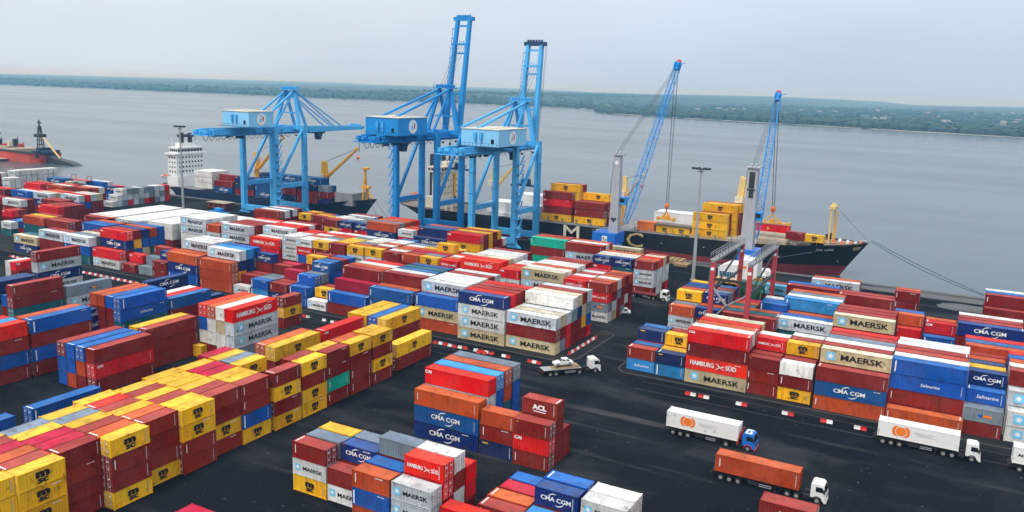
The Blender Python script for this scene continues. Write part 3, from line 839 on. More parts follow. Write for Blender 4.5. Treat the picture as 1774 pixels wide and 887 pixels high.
def arc_band(mb, cx, cz, r, a0, a1, wd, mi=0, n=9):
    for i in range(n):
        t0, t1 = R(a0 + (a1 - a0) * i / n), R(a0 + (a1 - a0) * (i + 1) / n)
        w0 = wd * math.sin(math.pi * (i / n) * .85 + .25); w1 = wd * math.sin(math.pi * ((i + 1) / n) * .85 + .25)
        flat(mb, [(cx + (r - w0 / 2) * math.cos(t0), cz + (r - w0 / 2) * math.sin(t0)), (cx + (r + w0 / 2) * math.cos(t0), cz + (r + w0 / 2) * math.sin(t0)), (cx + (r + w1 / 2) * math.cos(t1), cz + (r + w1 / 2) * math.sin(t1)), (cx + (r - w1 / 2) * math.cos(t1), cz + (r - w1 / 2) * math.sin(t1))], mi)
    return mb
def star_pts(cx, cz, r, n=7): return [(cx + r * (1 if i % 2 == 0 else .45) * math.sin(math.pi * i / n), cz + r * (1 if i % 2 == 0 else .45) * math.cos(math.pi * i / n)) for i in range(2 * n)]

# lettering, each centred on the origin of the side face
LET = {}
def decal(key, mb, mats, name): LET[key] = (name, mb, mats, mb.mesh(name, mats))
decal('maersk', text_mb('MAERSK', 1.0, .042, width=6.5), [M['black_mark']], 'lettering')
e = MB(); flat(e, [(-.72, -.62), (-.62, -.72), (.62, -.72), (.72, -.62), (.72, .62), (.62, .72), (-.62, .72), (-.72, .62)]); flat(e, star_pts(0, 0, .58), 1, -.006)
decal('star', e, [M['star_blue'], M['white_mark']], 'star_emblem')
e = text_mb('HAMBURG', 0.98, .035, off=(-2.75, 0), width=4.9); text_mb('SÜD', .98, .035, mb=e, off=(3.25, -.02), width=2.15)
def swoosh(e, cx, cz, s):
    flat(e, [(cx - .95 * s, cz + .78 * s), (cx - .3 * s, cz + .35 * s), (cx + .25 * s, cz - .02 * s), (cx + 1.05 * s, cz - .72 * s), (cx + .15 * s, cz - .22 * s), (cx - .45 * s, cz + .22 * s)])
    flat(e, [(cx - 1.0 * s, cz - .85 * s), (cx - .35 * s, cz - .18 * s), (cx + .2 * s, cz + .10 * s), (cx + .95 * s, cz + .18 * s), (cx + .95 * s, cz + .04 * s), (cx + .25 * s, cz - .08 * s), (cx - .2 * s, cz - .32 * s)])
swoosh(e, .95, 0, 1.0)
decal('hsud', e, [M['white_mark']], 'lettering')
e = text_mb('HAMBURG', .55, .03, off=(-1.35, 0), width=2.4); text_mb('SÜD', .55, .03, mb=e, off=(1.72, -.02), width=1.1); swoosh(e, .5, 0, .55)
decal('hsud20', e, [M['white_mark']], 'lettering')
def cma(h_):
    e = text_mb('CMA CGM', h_, .040, sx=1.12); r = h_ * 1.75
    arc_band(e, -h_ * .35, -h_ * .45, r, 75, 150, h_ * .22); arc_band(e, h_ * .5, h_ * .45, r, -110, -35, h_ * .22)
    return e
decal('cma', cma(.62), [M['white_mark']], 'lettering')
decal('cma40', cma(.74), [M['white_mark']], 'lettering')
def msc(h_, q):
    e = text_mb('m', h_ * .74, .15, off=(0, h_ * .24), width=h_ * 1.0); text_mb('sc', h_ * .56, .12, mb=e, off=(0, -h_ * .30), width=h_ * .80)
    return e
decal('msc', msc(1.5, 0), [M['black_mark']], 'emblem'); decal('msc_gold', msc(1.0, 0), [M['gold_mark']], 'emblem')
decal('acl', flat(text_mb('ACL', .8, .11, sx=1.15), [(-1.1, -.72), (1.1, -.78), (1.1, -.62), (-1.1, -.56)]), [M['white_mark']], 'lettering')
decal('cai', text_mb('CAI', .42, .10, sx=1.1), [M['white_mark']], 'lettering')
decal('safmarine', text_mb('Safmarine', .62, .02, shear=.2), [M['white_mark']], 'lettering')
e = MB(); flat(e, [(-.09, -.8), (.09, -.8), (.09, .8), (-.09, .8)])
decal('bar', e, [M['white_mark']], 'number_marking')
rs2 = random.Random(3)
pl, pr_ = [], []; z = .85
while z > -.8:
    q = rs2.uniform(.08, .26); wd = rs2.uniform(.05, .08)
    pl += [(-wd, z), (-wd, z - q), (-.008, z - q), (-.008, z - q - .05)]; pr_ += [(wd, z), (wd, z - q), (.008, z - q), (.008, z - q - .05)]; z -= q + .05
e = MB()
for i in range(len(pl) - 1):
    if abs(pl[i][1] - pl[i + 1][1]) > 1e-6: flat(e, [pl[i], pl[i + 1], pr_[i + 1], pr_[i]])
decal('codes', e, [M['grey_mark']], 'number_marking')
e = MB(); x = -.75
while x < .7:
    q = rs2.uniform(.08, .2); hq = rs2.uniform(.06, .10)
    flat(e, [(x, -hq), (x + q, -hq), (x + q, hq), (x, hq)]); flat(e, [(x + q, -.008), (x + q + .05, -.008), (x + q + .05, .008), (x + q, .008)]); x += q + .05
decal('idcode', e, [M['white_mark']], 'number_marking')
decal('placard', flat(MB(), [(-.22, -.22), (.22, -.22), (.22, .22), (-.22, .22)]), [M['white_mark']], 'placard')
stripe_me = MB().add([(0, .35, 0), (.2, .35, 0), (.2, W_C - .35, 0), (0, W_C - .35, 0)], [(0, 1, 2, 3)]).mesh('roof_stripe', [M['white_mark']])
decal('tag', flat(MB(), [(-.5, -.12), (.5, -.12), (.5, .12), (-.5, .12)]), [M['gold_mark']], 'number_marking')
e = MB()
disc(e, 0, 0, .62, 0, 18, 1.05)
for s_ in (-1, 1):
    pts = [(s_ * (.62 + .78 * math.cos(R(a)) * .62), .72 * math.sin(R(a))) for a in range(-90, 91, 15)]
    inn = [(s_ * (.05 + .68 * math.cos(R(a))), .70 * math.sin(R(a))) for a in range(75, -76, -15)]
    flat(e, pts + inn)
decal('rings', e, [M['orange_mark']], 'emblem')
e = MB()
for z, x0, x1 in ((.22, -1.6, 1.5), (-.02, -1.6, 1.0), (-.26, -1.2, 1.5)):
    x = x0
    while x < x1:
        q = rs2.uniform(.08, .3); flat(e, [(x, z), (x + q, z), (x + q, z + .12), (x, z + .12)]); x += q + .07
decal('address', e, [M['grey_mark']], 'lettering')
decal('orange_patch', flat(flat(MB(), [(-1.3, -.3), (-.3, -.3), (-.3, .3), (-1.3, .3)], 0), [(-.3, -.36), (1.5, -.36), (1.5, .26), (-.3, .26)], 1), [M['c_b'], M['orange_mark']], 'emblem')

def decals_for(ch, size, key):
    """(decal, x as a fraction of the length or metres, z as a fraction of the height)"""
    q = hsh('d', key); o = []; mid = .5
    if ch in 'wGkL':
        s = 1.0 if size == 40 else .62
        o += [('star', .15, .53, 1.12 if size == 40 else .74), ('maersk', .60 if size == 40 else .61, .49, 1.14 if size == 40 else .60)]
    elif ch == 'h': o += [('hsud', .5, .5, 1.0)] if size == 40 else [('hsud20', .5, .5, 1.0)]
    elif ch in 'cC': o += [('cma40' if size == 40 else 'cma', .5, .5, 1.15 if size == 40 else 1.0)] if not (ch == 'C' and q < .45) else [('bar', .05, .5, 1)]
    elif ch == 'y': o += [('msc', .5, .52, 1.0)]
    elif ch == 'R': o += [('msc_gold', .4, .52, .9)]
    elif ch == 'a': o += [('acl', .5, .5, 1.0)]
    elif ch == 'r': o += [('cai', .07 if size == 40 else .13, .78, 1.2)]
    elif ch in 'bl': o += [('bar', .055, .5, 1.3)] if q < .8 else [('safmarine', .55, .5, 1.0)]
    elif ch == 'n': o += [('tag', .1 if size == 40 else .16, .84, 1.0)]
    elif ch in 'moqtTO': o += [('bar', .045 if size == 40 else .09, .56, .8)] if q < .55 else ([('tag', .1, .84, .5)] if q < .62 else [])
    elif ch == 'P': o += [('rings', .30, .52, 1.25), ('address', .58, .5, 1.0)]
    elif ch == 'A': o += [('acl_black', .1, .55, .6)]
    elif ch == 'g' and q < .5: o += [('orange_patch', .55, .5, .8)]
    q2 = hsh('e', key)
    if ch not in 'PA' and q2 < .24: o.append(('idcode', (.88 if size == 40 else .78) - q2 * .3, .86, .75))
    elif ch not in 'wGkLpPA' and .34 < q2 < .86 or q < .15: o.append(('codes', .955 if size == 40 else .90, .5, 1.05))
    return o
decal('acl_black', text_mb('ACL', .8, .11, sx=1.15), [M['black_mark']], 'lettering')

# doors
def door_mesh(h_, ch, w2=1.14):
    b = MB(); z0, z1 = .17, h_ - .15
    b.box((0, 0, z0), (.05, w2, z1))
    for i in range(4):
        zc = z0 + (z1 - z0) * (i + .5) / 4
        b.box((.05, .05, zc - (z1 - z0) * .085), (.066, w2 - .05, zc + (z1 - z0) * .085))
    b.box((.05, w2 * .30, z1 - .62), (.07, w2 * .72, z1 - .40), 1)
    b.box((.05, w2 * .36, z0 + .55), (.07, w2 * .62, z0 + .72), 1)
    return b.mesh('door', [M['c_' + ch], M['white_mark']])
_dm = {}
def get_door(h_, ch):
    k = (round(h_, 2), ch)
    if k not in _dm: _dm[k] = door_mesh(h_, ch)
    return _dm[k]
_lb = {}
def get_bar(h_):
    k = round(h_, 2)
    if k not in _lb:
        b = MB(); b.box((.05, -.03, .12), (.115, .03, h_ - .10)); b.box((.07, -.06, h_ * .42), (.13, .26, h_ * .42 + .07))
        b.box((.05, -.06, .10), (.125, .06, .22)); b.box((.05, -.06, h_ - .22), (.125, .06, h_ - .08))
        _lb[k] = b.mesh('locking_bar', [M['galv']])
    return _lb[k]

GROUP = 'shipping containers stacked in the port'
stuff = MB(); stuff_mats = []; sm_i = {}
def smat(m):
    if m.name not in sm_i: sm_i[m.name] = len(stuff_mats); stuff_mats.append(m)
    return sm_i[m.name]
occ = {}
for i, b in enumerate(boxes): occ.setdefault((round((b['lo'][0] + b['hi'][0]) / 2 / 8), round((b['lo'][1] + b['hi'][1]) / 2 / 8)), []).append(i)
used_labels = {}
n_made = 0
for i, b in enumerate(boxes):
    lo, hi = b['lo'], b['hi']; h_ = b.get('hh', HGT[b['size']])
    ln = hi[0] - lo[0] if b['ax'] == 'X' else hi[1] - lo[1]
    dec = decals_for(b['ch'], b['size'], b['key'])
    place_end = b['ax'] == 'X' and lo[0] < 0       # which end faces the camera: +x of the box for X boxes left of the camera
    if i in ind_set:
        if b['ax'] == 'X': loc, rz = lo, 0.0
        else: loc, rz = (hi[0], lo[1], lo[2]), math.pi / 2
        o = inst(body_mesh(ln, h_, b['ch']), 'shipping_container', None, loc, rz)
        cn = CN[b['ch']]; sz = 'short' if b['size'] == 20 else 'long'; mk = MARK.get(b['ch'], '')
        if b['ch'] == 'b' and not any(d[0] == 'bar' for d in dec): mk = 'with white lettering'
        if b['ch'] == 'C': mk = 'with white arcs' if any(d[0].startswith('cma') for d in dec) else 'with white bar'
        if 'place' in b: lab = f"{cn} {sz} container {mk} {b['place']}".replace('  ', ' ')
        else: lab = ', '.join(s for s in (f"{cn} {sz} container {mk}".strip(), b['tier'], b['row'], b['col'], b['blk']) if s)
        if len(lab.split()) > 16: lab = lab.replace(' ' + mk, '')
        used_labels.setdefault(lab, []).append(o)
        props(o, lab, 'container', GROUP)
        for (dk, fx, fz, s) in dec:
            nm, _, _, me = LET[dk]
            jq = hsh('j', b['key'], dk); js = 1 + (hsh('s', b['key']) - .5) * .14
            c = inst(me, nm, o, ((fx + (jq - .5) * .03) * ln, -.012, (fz + (hsh('z', b['key'], dk) - .5) * .06) * h_)); c.scale = (s * js, 1, s * js)
        if b['top'] and b['ch'] in 'maqotcCbnTr' and hsh('st', b['key']) < .6: inst(stripe_me, 'roof_stripe', o, ((.3 if b['ax'] == 'Y' or hsh('q', b['key']) < .6 else ln - .5), 0, h_ - .045))
        big = cnt[i] > 90
        if big and (hsh('door', b['key']) < .62) and b['ch'] not in 'PA':
            endx = ln if place_end or (b['ax'] == 'X' and 'place' in b) else 0.0
            for k in (0, 1):
                d = inst(get_door(h_, b['ch']), 'door', o)
                if endx: d.location = (ln - .055, .15 + k * 1.155, 0)
                else: d.location = (.055, W_C - .15 - k * 1.155, 0); d.rotation_euler = (0, 0, math.pi)
                for q in (.32, .82): inst(get_bar(h_), 'locking_bar', d, (0, q, 0))
        n_made += 1
    else:
        # exposed but small or hidden ones: one far mass
        if not b['top'] and cnt[i] == 0:
            m_ = (lo[0] + hi[0]) / 2, (lo[1] + hi[1]) / 2
            edge = b['ax'] == 'X' and (b['row'] in ('front row', ''))
            if not edge: continue
        base = BODY[(round(ln, 2), round(h_, 2), b['ch'] in 'PAwp')]
        if b['ax'] == 'X': tf = lambda v: (v[0] + lo[0], v[1] + lo[1], v[2] + lo[2])
        else: tf = lambda v: (hi[0] - v[1], v[0] + lo[1], v[2] + lo[2])
        mi = smat(M['c_' + b['ch']])
        if cnt[i] > 8 or b['top']:
            vv = [tf(v) for v in base.v]
            stuff.add(vv, [f for f, m_ in zip(base.f, base.m) if m_ < 2], mi)
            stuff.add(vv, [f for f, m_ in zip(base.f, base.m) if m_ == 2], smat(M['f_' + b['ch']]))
        else: stuff.box(lo, hi, mi)
        if cnt[i] > 4:
            for (dk, fx, fz, s) in dec:
                _, mb_, mats_, _ = LET[dk]
                for q, mt in enumerate(mats_):
                    fs = [f for f, mm in zip(mb_.f, mb_.m) if mm == q]
                    stuff.add([tf((v[0] * s + fx * ln, v[1] - .012, v[2] * s + fz * h_)) for v in mb_.v], fs, smat(mt))
dups = {k: v for k, v in used_labels.items() if len(v) > 1}
for k, v in dups.items():
    v.sort(key=lambda o: o.location.x)
    for q, o in enumerate(v):
        pos = ['leftmost', 'rightmost'] if len(v) == 2 else ['leftmost'] + [ORD[j + 1] + ' from left' for j in range(1, len(v) - 1)] + ['rightmost']
        o['label'] = ' '.join((k + ', ' + pos[q]).split()[:16])
props(stuff.build('container_stacks', stuff_mats), label='rows of further shipping containers packed behind the nearer stacks', cat='containers', kind='stuff')
print('individual containers', n_made, 'dup labels', len(dups))
# ================================================================ SHIP-TO-SHORE GANTRY CRANES
def sts_crane(xl, xr, label, raised, ztop, zg, apex_z, tip, house, paint, house_paint, ladder_leg):
    """xl/xr: leg planes along the quay; rails at y=270 and y=288; zg: underside of the girder"""
    P = M[paint]; yl, yw = 270.0, 288.0; xc = (xl + xr) / 2; gs = 3.4
    root = empty('gantry_crane', (xc, yl, 0), label=label, cat='crane', group='blue quay cranes')
    def part(name, mb, mats=None, parent=None):
        mb.v = [(v[0] - xc, v[1] - yl, v[2]) for v in mb.v] if parent is None or parent is root else mb.v
        o = mb.build(name, mats or [P], parent or root); return o
    def sub(name, mb, parent, mats=None):
        mb.v = [(v[0] - xc, v[1] - yl, v[2]) for v in mb.v]
        return mb.build(name, mats or [P], parent)
    for y in (yl, yw):
        for x in (xl, xr):
            b = MB(); b.bar((x, y, 2.6), (x, y, zg + 3.4), 2.0, 2.3, 0, 1.8, 2.0)
            for z in (12, 20, 28): b.box((x - 1.15, y - 1.3, z), (x + 1.15, y + 1.3, z + .14)); b.bar((x + 1.1, y - 1.25, z + 1.1), (x + 1.1, y + 1.25, z + 1.1), .07)
            lg = part('leg', b)
            if (x, y) == ladder_leg:
                b = MB()
                for k in range(9):
                    z = 5 + k * (zg - 6) / 9; dz = (zg - 6) / 9
                    side = -1 if x == xl else 1
                    x0 = x + side * .9; x1 = x + side * 2.6
                    b.box((min(x0, x1), y - 1.4, z), (max(x0, x1), y + 1.4, z + .12))
                    b.bar((x1, y - 1.2, z), (x1, y + 1.2, z + dz), .5, .12)
                    for yy in (-1.4, 1.4): b.bar((x1, y + yy, z), (x1, y + yy, z + 1.2), .07); 
                    b.bar((x1, y - 1.4, z + 1.1), (x1, y + 1.4, z + 1.1), .07); b.bar((x0, y - 1.4, z + 1.1), (x1, y - 1.4, z + 1.1), .07)
                sub('stair', b, lg)
        b = MB(); b.box((xl - 1.2, y - .85, 2.2), (xr + 1.2, y + .85, 4.5)); part('sill_beam', b)
        for x in (xl, xr):
            b = MB(); b.hexa([(x - 3.2, y - .5, .9), (x + 3.2, y - .5, .9), (x + 3.2, y + .5, .9), (x - 3.2, y + .5, .9)], [(x - .9, y - .6, 2.6), (x + .9, y - .6, 2.6), (x + .9, y + .6, 2.6), (x - .9, y + .6, 2.6)])
            for k in range(6): b.tube((x - 2.9 + k * 1.16, y - .35, .45), (x - 2.9 + k * 1.16, y + .35, .45), .42, 10, 1)
            part('bogie', b, [P, M['steel_dark']])
        b = MB(); b.box((xl - .6, y - .8, zg + 1.6), (xr + .6, y + .8, zg + 3.4)); part('portal_beam', b)
    for x in (xl, xr):
        b = MB(); b.bar((x, yl, 14.0), (x, yw, 14.0), 1.2, 1.9)
        for yy in np.arange(yl + 1, yw, 2.1): b.bar((x + .5, yy, 14.9), (x + .5, yy, 16), .07)
        b.bar((x + .5, yl, 16), (x + .5, yw, 16), .08); part('tie_beam', b)
        b = MB(); b.bar((x, yl + .8, 14.8), (x, yw - .8, zg + 1.8), 1.0, 1.0); part('diagonal_brace', b)
    # girder pair with walkway
    yb, yh = 241.0, 297.0
    for s in (-1, 1):
        b = MB(); b.box((xc + s * gs - .7, yb, zg - .3), (xc + s * gs + .7, yh, zg + 2.8))
        for yy in np.arange(yb + 3, yh, 4.0): b.box((xc + s * gs - .76, yy, zg - .34), (xc + s * gs + .76, yy + .16, zg + 2.84))
        b.hexa([(xc + s * gs - .6, yb - 3, zg + 1.2), (xc + s * gs + .6, yb - 3, zg + 1.2), (xc + s * gs + .6, yb, zg), (xc + s * gs - .6, yb, zg)],
               [(xc + s * gs - .6, yb - 3, zg + 2.5), (xc + s * gs + .6, yb - 3, zg + 2.5), (xc + s * gs + .6, yb, zg + 2.5), (xc + s * gs - .6, yb, zg + 2.5)])
        part('girder', b)
    b = MB()
    for y in (242, 256, 264, 280, 295): b.box((xc - gs - .7, y - .5, zg + .5), (xc + gs + .7, y + .5, zg + 1.9))
    part('cross_beam', b)
    b = MB(); xw = xc + gs + 1.6
    b.box((xw - .9, yb, zg + .6), (xw + .5, yh, zg + .75))
    for y in np.arange(yb, yh + .1, 3.5): b.bar((xw + .5, y, zg + .7), (xw + .5, y, zg + 1.9), .08)
    b.bar((xw + .5, yb, zg + 1.9), (xw + .5, yh, zg + 1.9), .08); b.bar((xw + .5, yb, zg + 1.3), (xw + .5, yh, zg + 1.3), .06)
    part('walkway', b)
    # rear platform with reels and sheaves
    b = MB(); b.box((xc - 5, yb - 3.5, zg + .2), (xc + 5, yb + 1.5, zg + .5))
    rr = random.Random(int(xc))
    for k in range(16):
        x = xc + rr.uniform(-4.5, 4.3); y = yb + rr.uniform(-3, 1); s = rr.uniform(.4, 1.1)
        if k % 3: b.box((x, y, zg + .5), (x + s, y + s, zg + .5 + rr.uniform(.6, 2.2)))
        else: b.tube((x, y, zg + 1.5), (x + .6, y, zg + 1.5), rr.uniform(.6, 1.0), 12)
    for x in np.arange(xc - 5, xc + 5.1, 1.25): b.bar((x, yb - 3.5, zg + .5), (x, yb - 3.5, zg + 1.6), .07)
    b.bar((xc - 5, yb - 3.5, zg + 1.6), (xc + 5, yb - 3.5, zg + 1.6), .08)
    b.bar((xc - 2.2, yb - 3.4, zg + .2), (xc - 2.2, yb - 3.4, zg - 3.5), .18)
    part('rear_platform', b)
    # machinery house
    hx0, hx1, hy0, hy1, hz0, hz1 = house
    b = MB(); b.box((hx0, hy0, hz0), (hx1, hy1, hz1))
    hs = part('machinery_house', b, [M[house_paint]])
    b = MB(); b.box((hx0 - .25, hy0 - .25, hz1), (hx1 + .25, hy1 + .25, hz1 + .28)); b.box((hx0 + (hx1 - hx0) * .3, hy0 + 2, hz1 + .28), (hx0 + (hx1 - hx0) * .7, hy1 - 3, hz1 + .55))
    sub('roof', b, hs, [M['cream_paint']])
    for k in (.36, .52):
        b = MB(); xx = hx0 + (hx1 - hx0) * k; b.box((xx, hy0 - .9, hz0 + 2.6), (xx + 1.0, hy0, hz0 + 4.8)); b.box((xx + .2, hy0 - .6, hz0 + 1.4), (xx + .8, hy0 - .05, hz0 + 2.6))
        sub('vent', b, hs, [M['crane_blue']])
    b = MB(); b.box((hx0 + (hx1 - hx0) * .80, hy0 - .06, hz0 + 1.0), (hx0 + (hx1 - hx0) * .88, hy0 - .003, hz0 + 2.6)); sub('window', b, hs, [M['glass']])
    b = MB(); b.box((hx0 - .9, hy0 - 1.3, hz0 - .1), (hx1 + .4, hy0 - .05, hz0 + .02))
    for x in np.arange(hx0 - .9, hx1 + .4, 1.6): b.bar((x, hy0 - 1.3, hz0), (x, hy0 - 1.3, hz0 + 1.1), .07)
    b.bar((hx0 - .9, hy0 - 1.3, hz0 + 1.1), (hx1 + .4, hy0 - 1.3, hz0 + 1.1), .08); sub('gallery', b, hs, [M['dark_blue']])
    b = MB(); ym = (hy0 + hy1) / 2; zm = (hz0 + hz1) / 2; r_ = (hz1 - hz0) * .40; n = 20; xe = hx1 + .02
    b.add([(xe, ym + r_ * 1.05 * math.cos(2 * math.pi * i / n), zm + r_ * math.sin(2 * math.pi * i / n)) for i in range(n)], [tuple(range(n))])
    b.add([(xe + .02, ym - r_ * .5, zm - r_ * .45), (xe + .02, ym - r_ * .05, zm - r_ * .55), (xe + .02, ym + r_ * .05, zm + .1), (xe + .02, ym - r_ * .3, zm + r_ * .3)], [(0, 1, 2, 3)], 1)
    b.add([(xe + .02, ym + r_ * .2, zm - r_ * .3), (xe + .02, ym + r_ * .55, zm - r_ * .3), (xe + .02, ym + r_ * .55, zm + r_ * .45), (xe + .02, ym + r_ * .2, zm + r_ * .45)], [(0, 1, 2, 3)], 2)
    b.add([(xe + .02, ym - r_ * .15, zm + r_ * .4), (xe + .02, ym + r_ * .12, zm + r_ * .4), (xe + .02, ym + r_ * .12, zm + r_ * .75), (xe + .02, ym - r_ * .15, zm + r_ * .75)], [(0, 1, 2, 3)], 1)
    sub('emblem', b, hs, [M['white_mark'], M['star_blue'], M['barrier_red']])
    # hoist gear, gangways and floodlights hung under the house and girders
    rr = random.Random(int(xc) + 7)
    b = MB()
    for k in range(9):
        y_ = rr.uniform(hy0 + 1, hy1 - 3); x_ = xc + rr.uniform(-2.4, 1.6); b.box((x_, y_, zg - .3 - rr.uniform(.2, 1.5)), (x_ + rr.uniform(.5, 1.6), y_ + rr.uniform(.8, 2.2), zg + 1.4))
    b.box((xc - 2.4, hy0 + .5, zg + 1.0), (xc + 2.4, hy1 - .5, zg + 1.5))
    part('hoist_gear', b, [M['dark_blue']])
    for y in (yl, yw):
        b = MB(); sy = -1 if y == yl else 1; y2 = y + sy * 1.5
        b.box((xl, min(y + sy * .8, y2), zg + 1.5), (xr, max(y + sy * .8, y2), zg + 1.6))
        for x in np.arange(xl, xr + .1, 2.2): b.bar((x, y2, zg + 1.6), (x, y2, zg + 2.7), .08)
        b.bar((xl, y2, zg + 2.7), (xr, y2, zg + 2.7), .09); b.bar((xl, y2, zg + 2.15), (xr, y2, zg + 2.15), .06)
        part('gangway', b, [M['dark_blue']])
    for x in (xl - .6, xr + .2):
        for y in (yl + 3, yl + 12): b = MB(); b.box((x, y, zg - .9), (x + .5, y + .9, zg - .2)); b.bar((x + .25, y + .45, zg - .3), (xc + (gs if x > xc else -gs), y + .45, zg + .4), .12); part('floodlight', b, [M['steel_dark']])
    b = MB()
    for k in range(10): z0 = 3 + k * 3.2; b.bar((xr + 1.15, yw - .3, z0), (xr + 1.15, yw - .3, z0 + 3.2), .10); b.bar((xr + 1.15, yw + .3, z0), (xr + 1.15, yw + .3, z0 + 3.2), .10); b.box((xr + 1.0, yw - .8, z0 + 3.0), (xr + 1.9, yw + .8, z0 + 3.1)) if k % 3 == 2 else None
    for k in range(40): b.bar((xr + 1.15, yw - .3, 3.4 + k * .8), (xr + 1.15, yw + .3, 3.4 + k * .8), .06)
    part('ladder', b)
    # A-frame
    ya = 290.0; az = apex_z; aw = 3.2
    b = MB()
    for s in (-1, 1):
        b.bar((xc + s * (xr - xl) * .36, yw, zg + 3.2), (xc + s * aw * .8, ya, az), 1.3, 1.3, 0, 1.0, 1.0)
        b.bar((xc + s * aw * .8, ya, az), (xc + s * gs, yw + 8.5, zg + 2.4), 1.0, 1.0)
        b.bar((xc + s * aw * .8, ya, az - .2), (xc + s * gs, 264 if not raised else 252, hz1 + .2 if raised else zg + 2.5), .75, .75)
        b.bar((xc + s * aw * .8, ya - .2, az - .4), (xc + s * gs, 276, zg + 2.5), .75, .75)
    b.bar((xc - 4, yw + .8, zg + 9), (xc + 4, yw + .8, zg + 9), .6, .6)
    part('a_frame', b)
    b = MB(); b.box((xc - 4.8, ya - 1.6, az), (xc + 4.8, ya + 1.8, az + .35))
    for k in range(7):
        x = xc - 4.2 + k * 1.35; b.tube((x, ya, az + 1.0), (x + .35, ya, az + 1.0), .75, 12); b.box((x - .1, ya - .3, az + .3), (x + .45, ya + .3, az + 1.6))
    b.bar((xc - 4.6, ya - 1.4, az + .3), (xc - 4.6, ya - 1.4, az + 2.6), .14); b.bar((xc + 1, ya, az + .3), (xc + 1, ya, az + 3.4), .12)
    for x in np.arange(xc - 4.8, xc + 4.9, 1.6): b.bar((x, ya - 1.6, az + .35), (x, ya - 1.6, az + 1.4), .07)
    b.bar((xc - 4.8, ya - 1.6, az + 1.4), (xc + 4.8, ya - 1.6, az + 1.4), .08)
    part('apex_platform', b)
    # boom
    yf, zf = (295.4 if raised else 298.0), zg + 1.2
    ty, tz = tip
    d = Vector((0, ty - yf, tz - zf)); Lb = d.length; d.normalize(); nrm = Vector((0, -d.z, d.y))
    bs = 3.5
    b = MB()
    for s in (-1, 1): b.bar((xc + s * bs, yf, zf), (xc + s * bs * (.84 if raised else 1), ty, tz), 1.5, 2.6, 0, 1.25, 1.7)
    for k in range(1, 9):
        p = Vector((0, yf, zf)) + d * Lb * k / 8.5
        if k in (3, 6, 8) or not raised: b.box((xc - bs, p.y - .35, p.z - .35), (xc + bs, p.y + .35, p.z + .35))
    bm_ = part('boom', b)
    b = MB(); te = Vector((0, ty, tz))
    b.box((xc - bs - 1.1, ty - .9, tz - .6), (xc + bs + 1.1, ty + 1.2, tz + .9))
    for k in range(6): b.tube((xc - bs + k * 1.2, ty + .3, tz + 1.2), (xc - bs + k * 1.2 + .4, ty + .3, tz + 1.2), .65, 10)
    for x in np.arange(xc - bs - 1, xc + bs + 1.1, 1.3): b.bar((x, ty + 1.2, tz + .8), (x, ty + 1.2, tz + 1.9), .07)
    sub('boom_head', b, bm_, [M['dark_blue']] if raised and tz < 80 else None)
    for s in (-1, 1):
        b = MB(); xo = xc - bs - 1.5 if s < 0 else xc + bs - 1.6
        for k in range(1, 12):
            p = Vector((0, yf, zf)) + d * Lb * k / 12
            b.bar((xo, p.y, p.z), (xo + 1.3, p.y, p.z), 1.1, .3)
            if k < 11:
                q = Vector((0, yf, zf)) + d * Lb * (k + 1) / 12
                b.bar((xo, p.y, p.z), (xo, q.y, q.z), .16)
        sub('boom_walkway', b, bm_)
    b = MB()
    if raised:
        pm = Vector((0, yf, zf)) + d * Lb * .78
        b.box((xc - bs - .8, pm.y - 1.0, pm.z - .2), (xc + bs + .3, pm.y + .8, pm.z + .5))
        for k in range(7): b.bar((xc - bs + k * 1.0, pm.y - .6, pm.z + .4), (xc - bs + k * 1.0, pm.y - .6, pm.z + 1.6), .2)
        sub('sheave_platform', b, bm_)
        for k in range(4):
            b = MB(); xx = xc - 2 + k * 1.3; b.tube((xx, ya, az + 1.5), (xx + .3, pm.y - .6, pm.z), .07, 5); part('hoist_rope', b, [M['wire']])
        if abs(tz - 78) < 3:
            for k in range(2): b = MB(); b.tube((xc + bs + .8 + k * .5, ty + 1, tz), (xc + bs + .4 + k * .3, yf + 2, zf + 1), .06, 5); part('hoist_rope', b, [M['wire']])
    else:
        for s in (-1, 1):
            for (fr_) in (.48, .62):
                p = Vector((0, yf, zf)) + d * Lb * fr_
                b = MB(); b.bar((xc + s * aw * .8, ya, az), (xc + s * bs, p.y, p.z + .8), .45, .45); part('forestay', b)
    # trolley, cab, spreader
    ty2 = 306.0 if not raised else 258.0 if xc < -170 else 281.0
    b = MB(); b.box((xc - gs - .4, ty2 - 3, zg - .9), (xc + gs + .4, ty2 + 3, zg - .05)); part('trolley', b, [M['dark_blue']])
    b = MB(); b.hexa([(xc + 1.2, ty2 - 1.2, zg - 3.8), (xc + 3.4, ty2 - 1.2, zg - 3.8), (xc + 3.4, ty2 + .8, zg - 3.8), (xc + 1.2, ty2 + .8, zg - 3.8)], [(xc + 1.0, ty2 - 1.4, zg - .95), (xc + 3.6, ty2 - 1.4, zg - .95), (xc + 3.6, ty2 + 1.6, zg - .95), (xc + 1.0, ty2 + 1.6, zg - .95)])
    cb = part('operator_cab', b, [M['dark_blue']])
    b = MB(); b.add([(xc + 1.25, ty2 + .84, zg - 3.7), (xc + 3.35, ty2 + .84, zg - 3.7), (xc + 3.5, ty2 + 1.6, zg - 1.4), (xc + 1.1, ty2 + 1.6, zg - 1.4)], [(0, 1, 2, 3)]); sub('window', b, cb, [M['glass']])
    zs = zg - 3.2 if not raised else 24.5 if xc < -170 else 21.0
